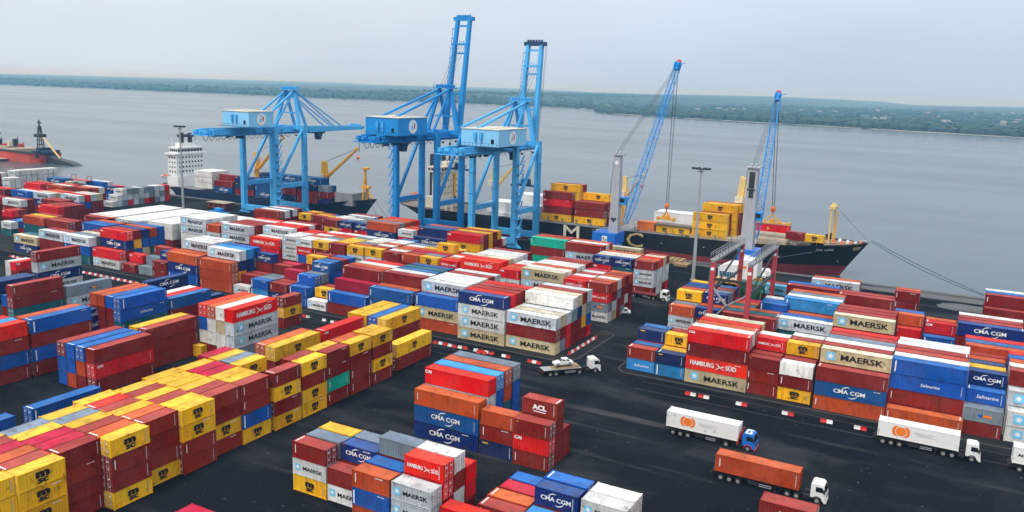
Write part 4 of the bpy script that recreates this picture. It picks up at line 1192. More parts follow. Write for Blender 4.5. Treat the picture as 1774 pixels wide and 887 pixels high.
    if raised:
        ys_ = 302.0 if xc < -170 else 296.0; xs_ = xc + (-4.0 if xc < -170 else -2.0)
        xs_ = xc
        b = MB(); b.box((xs_ - 6.1, ys_ - .6, zs), (xs_ + 6.1, ys_ + .6, zs + .7)); b.box((xs_ - 2, ys_ - 1, zs + .7), (xs_ + 2, ys_ + 1, zs + 1.9))
        for s in (-1, 1): b.box((xs_ + s * 5.9 - .35, ys_ - 1.25, zs - .3), (xs_ + s * 5.9 + .35, ys_ + 1.25, zs + .5)); b.tube((xs_ + s * 1.4, ys_ - .5, zs + 2.3), (xs_ + s * 1.4, ys_ + .5, zs + 2.3), .8, 10)
        for s in (-1, 1):
            for q in (-1, 1): b.tube((xs_ + s * 1.4, ys_ + q * .5, zs + 2), (xs_ + s * 1.6, 297 + q * .4, zg - .4), .05, 5)
        part('spreader', b, [M['dark_blue']])
    b = MB(); yy = 243.0; k = 0
    while yy < 292:
        n = 8
        for i in range(n):
            t0, t1 = i / n, (i + 1) / n
            b.bar((xc - gs - .9, yy + 3.2 * t0, zg - .1 - 9.5 * t0 * (1 - t0)), (xc - gs - .9, yy + 3.2 * t1, zg - .1 - 9.5 * t1 * (1 - t1)), .16)
        yy += 3.2
    part('festoon_cable', b, [M['steel_dark']])
    return root

sts_crane(-284.2, -264.6, 'leftmost blue quay crane with its boom lowered over the blue ship', False, 43, 36.6, 55.6, (336.5, 37.6), (-274.4, -259.3, 250, 264.0, 40.6, 46.7), 'crane_blue', 'crane_pale', (-264.6, 270.0))
sts_crane(-199.8, -180.2, 'middle quay crane in deeper blue with the tallest raised boom', True, 42, 38.6, 58.6, (303.4, 87.0), (-196.0, -181.2, 246, 264.4, 41.3, 47.6), 'crane_deep', 'crane_deep', (-199.8, 270.0))
sts_crane(-164.0, -145.4, 'rightmost blue quay crane with raised boom and pale boxy machinery house', True, 42, 36.4, 54.6, (300.2, 76.8), (-156.8, -141.7, 250, 270.4, 39.4, 45.2), 'crane_blue', 'crane_pale', (-145.4, 270.0))

# ================================================================ MOBILE HARBOUR CRANES
def lattice(mb, p, q, w0, w1, n, mi=0, ch=.20, dg=.10):
    p = Vector(p); q = Vector(q); d = (q - p).normalized()
    a = d.cross(Vector((0, 0, 1))).normalized(); b = a.cross(d).normalized()
    def cor(t): 
        c = p + (q - p) * t; w_ = w0 + (w1 - w0) * t
        if t < .12: w_ *= .45 + .55 * t / .12
        return [c + a * sx * w_ / 2 + b * sy * w_ / 2 for sx, sy in ((-1, -1), (1, -1), (1, 1), (-1, 1))]
    pr = cor(0)
    for i in range(1, n + 1):
        cu = cor(i / n)
        for k in range(4):
            mb.bar(pr[k], cu[k], ch)
            mb.bar(pr[k], cu[(k + 1) % 4], dg) if i % 2 else mb.bar(pr[(k + 1) % 4], cu[k], dg)
            mb.bar(cu[k], cu[(k + 1) % 4], dg)
        pr = cu

def harbour_crane(x, y, zt, tip, label, chassis_ang, hook, base_paint, boom_foot, boom_paint, box, tw):
    root = empty('harbour_crane', (x, y, 0), label=label, cat='crane', group='mobile harbour cranes')
    def part(name, mb, mats, parent=root):
        mb.v = [(v[0] - x, v[1] - y, v[2]) for v in mb.v]; return mb.build(name, mats, parent)
    ch = base_paint
    # undercarriage: carrier, outriggers, wheels
    b = MB()
    def rot(dx, dy): c, s = math.cos(chassis_ang), math.sin(chassis_ang); return x + dx * c - dy * s, y + dx * s + dy * c
    def rbox(x0, y0, z0, x1, y1, z1, mi=0):
        b.hexa([(*rot(x0, y0), z0), (*rot(x1, y0), z0), (*rot(x1, y1), z0), (*rot(x0, y1), z0)], [(*rot(x0, y0), z1), (*rot(x1, y0), z1), (*rot(x1, y1), z1), (*rot(x0, y1), z1)], mi)
    rbox(-8, -2.6, 1.5, 8, 2.6, 3.3)
    for s in (-1, 1): rbox(s * 5.5 - .6, -6.5, 1.7, s * 5.5 + .6, 6.5, 2.5)
    rbox(-2.5, -2.5, 3.3, 2.5, 2.5, 4.6)
    part('carrier', b, [M[ch]])
    for s in (-1, 1):
        for t in (-1, 1):
            b = MB(); cx, cy = rot(s * 5.5, t * 6.3); b.tube((cx, cy, .25), (cx, cy, 1.8), .35, 8); b.box((cx - 1.3, cy - 1.3, 0), (cx + 1.3, cy + 1.3, .25)); part('outrigger_pad', b, [M['steel_dark']])
    for k in range(6):
        for t in (-1, 1):
            b = MB(); c0 = rot(-7 + k * 2.8, t * 2.0); c1 = rot(-7 + k * 2.8, t * 2.7); b.tube((*c0, .75), (*c1, .75), .75, 14); part('wheel', b, [M['tyre']])
    # slewing superstructure
    bx0, bx1, by0, by1, bz0, bz1 = box
    b = MB(); b.box((bx0, by0, bz0), (bx1, by1, bz1)); b.box((bx0 + .4, by0 + .4, 4.6), (bx1 - .4, by1 - .4, bz0))
    eng = part('engine_house', b, [M['cab_blue']])
    b = MB()
    for k in range(5): b.bar((bx0 + .2 + (bx1 - bx0 - .4) * k / 4, by0 + .15, bz1), (bx0 + .2 + (bx1 - bx0 - .4) * k / 4, by0 + .15, bz1 + 1.1), .07)
    b.bar((bx0 + .2, by0 + .15, bz1 + 1.1), (bx1 - .2, by0 + .15, bz1 + 1.1), .08); part('handrail', b, [M['galv']])
    b = MB(); xm = bx0 + (bx1 - bx0) * .55; zm = (bz0 + bz1) / 2
    b.box((xm - 1.0, by0 - .06, zm - 1.0), (xm + 1.0, by0 - .004, zm + 1.0))
    b.box((xm - .6, by0 - .08, zm - .1), (xm - .1, by0 - .062, zm + .6), 1); b.box((xm + .15, by0 - .08, zm - .7), (xm + .7, by0 - .062, zm - .1), 1); b.box((xm - .6, by0 - .08, zm - .7), (xm - .2, by0 - .062, zm - .3), 1)
    part('emblem', b, [M['white_mark'], M['black_mark']])
    # tower
    b = MB(); w0, w1 = tw
    b.hexa([(x - w0 / 2, y - w0 / 2, 4.6), (x + w0 / 2, y - w0 / 2, 4.6), (x + w0 / 2, y + w0 / 2, 4.6), (x - w0 / 2, y + w0 / 2, 4.6)], [(x - w1 / 2, y - w1 / 2, zt), (x + w1 / 2, y - w1 / 2, zt), (x + w1 / 2, y + w1 / 2, zt), (x - w1 / 2, y + w1 / 2, zt)])
    part('tower', b, [M['tower_grey']])
    b = MB(); b.box((x - w1 / 2 - .7, y - w1 / 2 - .5, zt), (x + w1 / 2 + .7, y + w1 / 2 + .9, zt + .4))
    for s in (-1, 1): b.tube((x + s * .7 - .2, y, zt + .8), (x + s * .7 + .2, y, zt + .8), .7, 12)
    b.bar((x - w1 / 2 - .6, y, zt + .4), (x - w1 / 2 - .6, y, zt + 1.4), .1); b.bar((x + w1 / 2 + .6, y, zt + .4), (x + w1 / 2 + .6, y, zt + 1.6), .1)
    part('tower_head', b, [M['tower_grey']])
    if tw[0] > 3.9:
        b = MB(); b.box((x - w1 * .30, y - w1 * .5 - .14, zt - 6.6), (x + w1 * .30, y - w1 * .5 - .08 + .1, zt - 1.2))
        b.box((x - w1 * .22, y - w1 * .5 - .30, zt - 9.6), (x + w1 * .26, y - w1 * .5 + .1, zt - 7.0)); b.box((x - w1 * .42, y - w1 * .5 - .5, zt - 7.0), (x + w1 * .42, y - w1 * .5 + .1, zt - 6.7))
        part('head_opening', b, [M['steel_dark']])
    else:
        b = MB()
        for k, (dx, dz) in enumerate(((0, 13.6), (-.55, 14.3), (.55, 14.3))):
            yy = y - w0 / 2 + (w0 - w1) / 2 * (dz - 4.6) / (zt - 4.6) - .04
            n = 12; b.add([(x + dx + .55 * math.cos(2 * math.pi * i / n), yy, dz + .5 * math.sin(2 * math.pi * i / n)) for i in range(n)], [tuple(range(n))])
        part('emblem', b, [M['steel_dark']])
        b = MB(); n = 14; yy = y - w1 / 2 - .12; b.add([(x + .7 * math.cos(2 * math.pi * i / n), yy, zt - 2.6 + .7 * math.sin(2 * math.pi * i / n)) for i in range(n)], [tuple(range(n))]); part('round_badge', b, [M['white_mark']])
    # operator cab on the tower
    b = MB(); b.box((x + w0 * .35, y - .2, 19.5), (x + w0 * .35 + 2.2, y + 2.4, 22.2)); cb = part('operator_cab', b, [M[boom_paint]])
    b = MB(); b.box((x + w0 * .35 + .2, y - .26, 20.4), (x + w0 * .35 + 2.0, y - .203, 21.8)); part('window', b, [M['glass']], cb)
    # boom
    b = MB(); lattice(b, boom_foot, tip, 2.6, 1.7, 20 if zt > 36 else 18); bo = part('lattice_boom', b, [M[boom_paint]])
    b = MB(); t = Vector(tip); d = (t - Vector(boom_foot)).normalized()
    b.bar(t - d * .5, t + d * 2.2, 2.0, 1.8)
    for s in (-1, 1): b.tube(t + Vector((s * .7 - .25, 0, 1.4)), t + Vector((s * .7 + .25, 0, 1.4)), 1.2, 14)
    b.bar(t + d * 1.6 + Vector((.8, 0, 0)), t + d * 1.6 + Vector((2.9, 0, .6)), .35, .2)
    part('boom_head', b, [M[boom_paint]], bo); b = MB(); b.ball(tuple(t + d * 2.6), 1.0, 10, 6); part('warning_ball', b, [M['barrier_red']], bo)
    for s in (-.7, -.25, .25, .7):
        b = MB(); b.tube((x + s, y, zt + 1.0), tuple(t + Vector((s, 0, .6))), .055, 5); part('luffing_rope', b, [M['wire']])
    b = MB(); b.tube((x - w1 / 2 - .3, y, zt + .6), (x - w0 / 2 - 1.6, y, 10.5), .09, 5); part('luffing_rope', b, [M['wire']])
    hk = Vector(hook)
    for s in (-1, 1):
        for q in (-.35, .35):
            b = MB(); b.tube(tuple(t + Vector((s * .6, q, 1))), (hk.x + s * .35, hk.y + q, hk.z + 1.2), .06, 5); part('hoist_rope', b, [M['wire']])
    b = MB(); b.ball((hk.x, hk.y, hk.z + .6), .95, 10, 6, 0, 1.25); b.tube((hk.x, hk.y, hk.z - .6), (hk.x, hk.y, hk.z - 1.6), .28, 8); hb = part('hook_block', b, [M['orange_paint']])
    b = MB(); zs = hk.z - 4.6
    L_ = 3.1 if zt > 36.9 else 6.1
    b.box((hk.x - L_, hk.y - .9, zs), (hk.x + L_, hk.y + .9, zs + .55))
    for s in (-1, 1):
        b.box((hk.x + s * L_ - .35, hk.y - 1.25, zs - .3), (hk.x + s * L_ + .35, hk.y + 1.25, zs + .9))
        for q in (-1, 1): b.bar((hk.x + s * L_ * .5, hk.y + q * .8, zs + .5), (hk.x + s * .2, hk.y + q * .15, zs + 3.1), .32)
    b.box((hk.x - .9, hk.y - .7, zs + .5), (hk.x + .9, hk.y + .7, zs + 1.6))
    part('spreader', b, [M['yellow_paint']])
    return root
harbour_crane(-109.6, 281.0, 37.2, (-98.2, 305.5, 68.6), 'grey-towered harbour crane with blue lattice boom and blue base box, left of two', 0.0, (-98.4, 305.5, 16.6), 'cab_blue', (-106.6, 283.5, 12.5), 'boom_blue', (-116.4, -107.6, 276.5, 286, 5.2, 9.2), (3.7, 2.3))
harbour_crane(-60.2, 275.0, 36.6, (-60.9, 305.5, 58.6), 'harbour crane with broad grey tower above the white machine and red portal', 0.3, (-59.0, 306.0, 19.2), 'white_paint', (-58.6, 278.0, 13.0), 'boom_blue', (-62.5, -56.4, 271.5, 279, 5.0, 10.0), (4.3, 3.1))

# white and yellow machine body of the second crane, seen through the red portal
root = empty('crane_power_unit', (-58.5, 262, 0), label='white and yellow machine with stepped housing inside the pink-red portal', cat='machine')
b = MB(); b.box((-7, -4, 1.2), (6, 4, 2.6)); b.build('machine_deck', [M['yellow_paint']], root)
b = MB(); b.prism([(-6.5, 2.6), (-6.5, 6.0), (-4.0, 7.4), (-.5, 7.4), (-.5, 2.6)], 'y', -3.6, 3.6); b.build('engine_housing', [M['white_paint']], root)
b = MB(); b.prism([(.2, 2.6), (.2, 9.2), (5.6, 9.2), (5.6, 4.2), (3.6, 2.6)], 'y', -3.4, 3.4); hs_ = b.build('winch_housing', [M['white_paint']], root)
for k in (0, 1): b = MB(); b.box((1.2 + k * 1.6, -3.47, 6.4), (2.2 + k * 1.6, -3.403, 7.3)); b.build('window', [M['orange_mark']], hs_)
b = MB(); b.box((-6.0, -3.72, 3.2), (-1.0, -3.603, 4.8))
for k in range(7): b.box((-6.0 + k * .74, -3.78, 3.2), (-5.7 + k * .74, -3.722, 4.8), 1)
b.build('radiator_grille', [M['steel_dark'], M['c_L']], root)
for x_ in (-5.5, -2.5, .5, 3.5, 5.4):
    for s in (-1, 1): b = MB(); b.tube((x_, s * 3.2, .7), (x_, s * 4.0, .7), .7, 12); b.build('wheel', [M['tyre']], root)
b = MB(); b.bar((-.2, 0, 7.4), (-.2, 0, 11), .9); b.build('exhaust_stack', [M['pink_red']], root)

# pink-red rubber-tyred portal
root = empty('portal_gantry', (-44.8, 204, 0), label='sun-faded red portal frame with two grey top beams among the right stacks', cat='gantry')
PX0, PX1, PY0, PY1, PZ = -4.3, 4.3, -13.4, 14.6, 21.0
for x_ in (PX0, PX1):
    for y_ in (PY0, PY1):
        b = MB(); b.bar((x_, y_, 1.0), (x_, y_, PZ), 1.0, 1.2); lg = b.build('leg', [M['pink_red']], root)
        b = MB(); b.box((x_ - .4, y_ - .66, PZ - 1.9), (x_ + .4, y_ - .62, PZ - 1.2)); b.build('number_plate', [M['white_mark']], lg)
        b = MB()
        for k in (-1, 1): b.tube((x_ - .35, y_ + k * .9, .7), (x_ + .35, y_ + k * .9, .7), .7, 12)
        b.build('wheel', [M['tyre']], lg)
    b = MB(); b.box((x_ - .45, PY0 - .8, PZ), (x_ + .45, PY1 + .8, PZ + .55)); b.box((x_ - .75, PY0 - .8, PZ + .6), (x_ + .75, PY1 + .8, PZ + .68))
    for k in range(10): yy = PY0 + k * 2.8; b.bar((x_ + .6, yy, PZ + .7), (x_ + .6, yy + 1.4, PZ + 2.2), .1); b.bar((x_ + .6, yy + 1.4, PZ + 2.2), (x_ + .6, yy + 2.8, PZ + .7), .1)
    tb = b.build('top_beam', [M['deck_grey']], root)
    b = MB()
    for k in range(13): yy = PY0 - .8 + k * (PY1 - PY0 + 1.6) / 12; b.bar((x_ + .6, yy, PZ + 1.2), (x_ + .6, yy, PZ + 2.3), .07); b.bar((x_ - .6, yy, PZ + 1.2), (x_ - .6, yy, PZ + 2.3), .07)
    for s in (-.6, .6): b.bar((x_ + s, PY0 - .8, PZ + 2.3), (x_ + s, PY1 + .8, PZ + 2.3), .08); b.bar((x_ + s, PY0 - .8, PZ + 1.8), (x_ + s, PY1 + .8, PZ + 1.8), .06)
    b.build('handrail', [M['galv']], tb)
    b = MB(); b.bar((x_, PY0, 14.2), (x_, PY1, 14.2), .5, .5); b.build('side_beam', [M['steel_dark']], root)
    b = MB(); b.bar((x_, PY0, 13.8), (x_, PY1, PZ - .4), .35, .35); b.build('diagonal_brace', [M['steel_dark']], root)
b = MB(); b.bar((PX0, PY0, 17.0), (PX1, PY0, 17.0), .5, .6); b.build('cross_beam', [M['steel_dark']], root)
for s in (0, 1): b = MB(); b.bar((PX0, PY0 - .2 * s, 15.4), (-.6, PY0 - .2 * s, 11.0), .32); b.bar((-.6, PY0 - .2 * s, 11.0), (PX1 - .5 if s else -3.2, PY0 - .2 * s, 14.0 if s else 8.0), .28); b.build('front_brace', [M['galv']], root)
b = MB(); b.box((PX0 - 1.0, PY0 + .3, PZ - 5.5), (PX0 - .55, PY0 + 3.2, PZ - .4)); b.build('power_cabinet', [M['green_mach']], root)
# green hopper inside the portal
root = empty('cargo_hopper', (-45.2, 217.0, 0), label='dark green steel hopper standing between the rear legs of the red portal', cat='hopper')
b = MB(); b.hexa([(-1.2, -1.2, 7.4), (1.2, -1.2, 7.4), (1.2, 1.2, 7.4), (-1.2, 1.2, 7.4)], [(-3.2, -2.4, 11.6), (3.2, -2.4, 11.6), (3.2, 2.4, 11.6), (-3.2, 2.4, 11.6)]); b.build('bin', [M['green_mach']], root)
for x_ in (-2.6, 2.6):
    for y_ in (-2, 2): b = MB(); b.bar((x_, y_, 0), (x_, y_, 10.4), .35); b.build('leg', [M['green_mach']], root)

# ================================================================ FLOODLIGHT MASTS
def mast(x, y, h_, label):
    root = empty('floodlight_mast', (x, y, 0), label=label, cat='lamp', group='tall yard floodlight masts')
    b = MB(); b.tube((0, 0, 0), (0, 0, h_ - 1), .62, 14, 0, .28); b.box((-.8, -.8, 0), (.8, .8, .35)); b.build('pole', [M['galv']], root)
    b = MB(); n = 12
    for i in range(n):
        a0, a1 = 2 * math.pi * i / n, 2 * math.pi * (i + 1) / n
        b.bar((1.9 * math.cos(a0), 1.0 * math.sin(a0), h_ - .6), (1.9 * math.cos(a1), 1.0 * math.sin(a1), h_ - .6), .14)
        if i % 3 == 0: b.bar((0, 0, h_ - .9), (1.9 * math.cos(a0), 1.0 * math.sin(a0), h_ - .6), .12)
    b.box((-.9, -.5, h_ - 1.5), (.9, .5, h_ - 1.3)); b.build('lamp_ring', [M['steel_dark']], root)
    for i in range(8):
        a = 2 * math.pi * (i + .5) / 8; c, s = math.cos(a), math.sin(a)
        b = MB(); px_, py_ = 2.5 * c, 1.3 * s
        b.hexa([(px_ - .5, py_ - .35, h_ - .75), (px_ + .5, py_ - .35, h_ - .75), (px_ + .5, py_ + .35, h_ - .75), (px_ - .5, py_ + .35, h_ - .75)], [(px_ - .4 + c * .3, py_ - .3, h_ - .1), (px_ + .4 + c * .3, py_ - .3, h_ - .1), (px_ + .4 + c * .3, py_ + .3, h_ - .1), (px_ - .4 + c * .3, py_ + .3, h_ - .1)])
        b.bar((1.9 * c, 1.0 * s, h_ - .6), (px_, py_, h_ - .5), .1)
        fl = b.build('floodlight', [M['steel_dark']], root)
        b = MB(); b.add([(px_ - .42, py_ - .28, h_ - .76), (px_ + .42, py_ - .28, h_ - .76), (px_ + .42, py_ + .28, h_ - .76), (px_ - .42, py_ + .28, h_ - .76)], [(0, 1, 2, 3)]); b.build('lens', [M['lamp_lens']], fl)
mast(-73.6, 261, 36.8, 'tall grey floodlight mast between the two harbour cranes')
mast(-300.6, 250, 39.3, 'tall grey floodlight mast in front of the white ship superstructure')
# ================================================================ SHIPS
def loft(stations, mi_red=1, zsplit=1.6):
    """stations: (x_deck, x_bottom, half-beam deck, half-beam waterline, z deck)"""
    b = MB(); rows = []
    for (xd, xb, hd, hw, zd) in stations:
        r_ = []
        for t, zz in ((0, -4.5), (1, -2.0), (2, zsplit), (3, (zsplit + zd) / 2), (4, zd)):
            k = (zz + 4.5) / (zd + 4.5)
            r_.append((xb + (xd - xb) * k ** 1.1, hw * (.92 if t == 0 else 1) + (hd - hw) * max(0, (k - .25) / .75) ** 1.4, zz))
        rows.append(r_)
    for s in (-1, 1):
        vs = [(x, s * hb, z) for r_ in rows for (x, hb, z) in r_]
        for t in range(4):
            fs = [(i * 5 + t, (i + 1) * 5 + t, (i + 1) * 5 + t + 1, i * 5 + t + 1) for i in range(len(rows) - 1)]
            b.add(vs, fs, mi_red if t < 2 else 0)
    for rw in (rows[0], rows[-1]):
        for t in range(4):
            (x0, h0, z0), (x1, h1, z1) = rw[t], rw[t + 1]
            b.add([(x0, -h0, z0), (x0, h0, z0), (x1, h1, z1), (x1, -h1, z1)], [(0, 1, 2, 3)], mi_red if t < 2 else 0)
    return b, rows
def deck(rows, dz=-.5):
    b = MB(); n = len(rows)
    vs = [(r_[4][0], -r_[4][1] + .15, r_[4][2] + dz) for r_ in rows] + [(r_[4][0], r_[4][1] - .15, r_[4][2] + dz) for r_ in rows]
    return b.add(vs, [(i, i + 1, n + i + 1, n + i) for i in range(n - 1)])
def ship_crane(root, x, y, z0, zt, jib, paint, w_=2.6, hook=True, jp=None):
    b = MB(); b.tube((x, y, z0), (x, y, z0 + (zt - z0) * .62), w_ * .46, 12); b.hexa([(x - w_ / 2, y - w_ / 2, z0 + (zt - z0) * .6), (x + w_ / 2, y - w_ / 2, z0 + (zt - z0) * .6), (x + w_ / 2, y + w_ / 2, z0 + (zt - z0) * .6), (x - w_ / 2, y + w_ / 2, z0 + (zt - z0) * .6)],
        [(x - w_ * .32, y - w_ * .4, zt), (x + w_ * .32, y - w_ * .4, zt), (x + w_ * .32, y + w_ * .4, zt), (x - w_ * .32, y + w_ * .4, zt)])
    b.tube((x - w_ * .2, y - .6, zt), (x - w_ * .2, y + .6, zt), .7, 10)
    cr = b.build('deck_crane', [M[paint]], root)
    b = MB(); b.box((x - w_ * .62, y - w_ * .5 - .9, z0 + (zt - z0) * .58), (x + w_ * .3, y - w_ * .5, z0 + (zt - z0) * .58 + 2.2)); b.build('cab', [M['cream_paint']], cr)
    if jib:
        b = MB(); j = Vector(jib); f = Vector((x + w_ * .5, y, z0 + (zt - z0) * .62))
        for s in (-.8, .8): b.bar(f + Vector((0, s, 0)), j + Vector((0, s * .4, 0)), .6, .9, 0, .45, .6)
        for k in range(1, 7): p = f + (j - f) * k / 7; b.box((p.x - .2, p.y - .9 + k * .05, p.z - .2), (p.x + .2, p.y + .9 - k * .05, p.z + .2))
        b.tube(j + Vector((0, -.6, 0)), j + Vector((0, .6, 0)), .7, 10)
        b.build('jib', [M[jp or paint]], cr)
        b = MB()
        for s in (-.4, .4): b.tube((x, y + s, zt), tuple(j + Vector((0, s, 0))), .06, 5)
        b.build('luffing_rope', [M['wire']], cr)
        if hook:
            b = MB(); b.tube(tuple(j), (j.x, j.y, j.z - 3.6), .06, 5); b.ball((j.x, j.y, j.z - 4.2), .8, 8, 5); b.tube((j.x, j.y, j.z - 5), (j.x, j.y, j.z - 6), .2, 6); b.build('hook_block', [M['orange_paint']], cr)
    return cr
def windows_row(root, x0, x1, y, z, n, w_, h_, axis='x', mat='glass'):
    for i in range(n):
        c = x0 + (x1 - x0) * (i + .5) / n; b = MB()
        if axis == 'x': b.box((c - w_ / 2, y - .05, z), (c + w_ / 2, y - .003, z + h_))
        else: b.box((y + .003, c - w_ / 2, z), (y + .05, c + w_ / 2, z + h_))
        b.build('window', [M[mat]], root)

# ---- the black ship
root = empty('black_cargo_ship', (-120, 309.5, 0), label='long black-hulled container ship with red boot topping and huge yellow letters', cat='ship')
O = (-120, 309.5)
st = [(-222.5, -206, 6, 1.0, 7.6), (-218, -205, 10, 3, 7.4), (-210, -203, 13, 9, 7.4), (-200, -199, 14.4, 13, 7.4), (-182, -182, 14.8, 14.8, 7.6), (-120, -120, 14.8, 14.8, 7.6), (-72, -72, 14.8, 14.8, 8.2), (-60, -61, 14.4, 13.2, 8.5), (-50, -53, 13, 9.5, 9.0), (-42, -47, 10.5, 5.6, 9.5), (-34, -41, 6.6, 2.3, 10.0), (-29, -37, 2.6, .6, 10.4), (-26.4, -36, .25, .15, 10.6)]
hb, rows = loft([(x - O[0], xb - O[0], a, c, z) for x, xb, a, c, z in st])
hb.build('hull', [M['hull_black'], M['boot_red']], root)
deck(rows).build('deck', [M['deck_brown']], root)
b = MB(); b.box((-62, -14.6, 7.2), (48, 14.6, 7.9)); b.build('hatch_coaming', [M['deck_grey']], root)
for (x0, x1, z, mt) in ((-48, -30, 9.2, 'white_paint'), (-28, -2, 8.2, 'deck_grey'), (2, 13.6, 8.2, 'deck_grey'), (14.5, 32.5, 8.4, 'deck_grey'), (34, 52, 9.2, 'hatch_tan'), (53.5, 68, 9.8, 'hatch_tan'), (69.5, 78.5, 10.4, 'hatch_tan')):
    b = MB(); hw_ = 13.6 if x1 < 60 else (11 if x1 < 70 else 8); b.box((x0, -hw_, 7.9), (x1, hw_, z)); n_ = 4
    for k in range(1, n_): b.box((x0 + (x1 - x0) * k / n_ - .1, -hw_, z), (x0 + (x1 - x0) * k / n_ + .1, hw_, z + .12))
    b.build('hatch_cover', [M[mt]], root)
for (x0, x1, y0, y1, z0, z1, mt) in ((-53, -42.5, -12.5, -2, 9.2, 13.2, 'white_paint'), (-37.5, -30, -11.5, -3, 9.2, 12.6, 'white_paint'), (-47, -31, 0, 10, 9.2, 15.5, 'white_paint'), (14.5, 33, 3, 12, 8.4, 13.6, 'white_paint'), (13.5, 20.2, -13.4, -8, 8.4, 11.6, 'orange_paint'), (20.4, 34.4, -13.9, -8, 11.0, 11.5, 'deck_brown')):
    b = MB(); b.box((x0, y0, z0), (x1, y1, z1)); b.box((x0 + .2, y0 - .1, z1), (x1 - .2, y0 + .1, z1 + .25)); b.build('hatch_cover' if mt != 'orange_paint' else 'cargo_frame', [M[mt]], root)
# lashing posts between the bays
for k in range(14):
    b = MB(); x_ = -30 + k * 6.1; b.box((x_, -14.3, 7.6), (x_ + .5, -13.9, 9.8)); b.build('lashing_post', [M['deck_grey']], root)
# accommodation block at the stern
b = MB(); b.box((-86, -9.5, 7.2), (-77, 7.5, 12)); b.box((-83, -9, 12), (-77.5, 7, 23)); b.box((-84, -11.5, 23), (-77, 9.5, 25.4)); b.box((-82.4, -5, 25.4), (-78, 4, 27.2)); ac = b.build('accommodation', [M['cream_paint']], root)
windows_row(ac, -83.6, -77.4, -11.5, 23.9, 4, 1.1, .9)
for z in (13.4, 16.2, 19.0): windows_row(ac, -82.6, -77.9, -9, z, 3, .55, .7)
for z in (13.4, 16.2, 19.0): windows_row(ac, -8, 6, -77.5, z, 6, .6, .7, 'y')
windows_row(ac, -11, 9, -77, 23.9, 9, 1.4, .9, 'y')
b = MB(); b.box((-77.45, -.6, 10), (-77.0, 1.0, 22)); b.build('stair_trunk', [M['yellow_paint']], ac)
b = MB(); b.box((-88, -3.5, 7.2), (-84.5, 3.5, 30)); b.build('funnel', [M['steel_dark']], root)
b = MB(); b.tube((-80, 0, 27), (-80, 0, 35.5), .35, 8); b.bar((-80, -3, 32.5), (-80, 3, 32.5), .25); b.bar((-82, 0, 30), (-78, 0, 30), .3); b.build('radar_mast', [M['steel_dark']], root)
for s in (-1, 1):
    b = MB(); b.ball((-89, s * 10.5, 12.5), 1.5, 10, 6, 0, .9); b.ball((-91.5, s * 10.5, 12.3), 1.4, 10, 6, 0, .9); b.box((-92, s * 10.5 - 1.4, 11.4), (-88.5, s * 10.5 + 1.4, 12.5)); b.build('lifeboat', [M['orange_paint']], root)
ship_crane(root, -56.6, 0, 7.6, 26, (-44.5, -3, 29.0), 'cream_yellow', 3.4)
ship_crane(root, 1.6, 3, 8, 26.0, (10.4, -2, 28.0), 'cream_yellow', 2.0)
ship_crane(root, 49.0, 0, 8.2, 29.8, None, 'cream_yellow', 3.6)
b = MB(); b.box((3.0, -6.5, 8.4), (4.6, -4.5, 18)); b.build('crane_rest', [M['yellow_paint']], root)
# foremast goalpost
b = MB()
for s in (-1, 1): b.tube((81 + s * .4, s * 1.9, 9.2), (81 + s * .4, s * 1.9, 22.2), 0.32, 8)
b.box((80, -2.6, 21.6), (82, 2.6, 22.6)); b.bar((80, -1.6, 10), (75.5, -5, 9.4), .4); b.box((80.4, -.6, 22.6), (81.6, .6, 23.4)); b.build('goalpost_mast', [M['cream_yellow']], root)
b = MB(); b.bar((81.8, 1.8, 9.4), (82.4, 1.8, 20.4), .6, .5, 0, .3, .3); b.build('boom_post', [M['yellow_paint']], root)
# forecastle
for ys_ in (-9.6, 9.2): b = MB(); b.prism([(76, 8.6), (76, 9.6), (79.5, 11.4), (80.2, 11.4), (80.2, 8.6)], 'y', ys_, ys_ + .4); b.build('breakwater', [M['hull_black']], root)
rr = random.Random(8)
for k in range(7):
    b = MB(); x_ = 82.5 + k * 1.4; y_ = rr.uniform(-3, 3) * (1 - k * .1); b.tube((x_, y_ - .6, 10.2), (x_, y_ + .6, 10.2), .55, 10); b.box((x_ - .5, y_ - .8, 9.5), (x_ + .5, y_ + .8, 10.0)); b.build('deck_winch', [M['white_paint'] if k % 2 else M['orange_paint']], root)
b = MB()
for i in range(6, len(rows) - 1):
    for s in (-1,):
        p, q = rows[i][4], rows[i + 1][4]
        n_ = max(1, int((q[0] - p[0]) / 2.2))
        for k in range(n_):
            t = k / n_; x_, y_, z_ = p[0] + (q[0] - p[0]) * t, s * (p[1] + (q[1] - p[1]) * t), p[2] + (q[2] - p[2]) * t
            b.bar((x_, y_, z_), (x_, y_, z_ + 1.1), .07)
        b.bar((p[0], s * p[1], p[2] + 1.1), (q[0], s * q[1], q[2] + 1.1), .07)
b.build('deck_railing', [M['white_paint']], root)
# big hull letters, bow name, load marks
for chx, cx, mt in (('M', -13.0, 'cream_paint'), ('S', -.9, 'cream_paint'), ('C', 13.4, 'cream_yellow')):
    mb_ = text_mb(chx, 5.6, .019, sx=1.35); mb_.v = [(v[0] + cx, -14.8 - .05, v[2] + 4.4) for v in mb_.v]; mb_.build('hull_letter', [M[mt]], root)
def side_y(x_, z_):
    for i in range(len(rows) - 1):
        def at(r_):
            for t in range(4):
                if r_[t][2] <= z_ <= r_[t + 1][2]:
                    k = (z_ - r_[t][2]) / (r_[t + 1][2] - r_[t][2]); return r_[t][0] + (r_[t + 1][0] - r_[t][0]) * k, r_[t][1] + (r_[t + 1][1] - r_[t][1]) * k
            return r_[4][0], r_[4][1]
        (xa, ya), (xb, yb) = at(rows[i]), at(rows[i + 1])
        if xa <= x_ <= xb: return -(ya + (yb - ya) * (x_ - xa) / (xb - xa))
    return -14.8
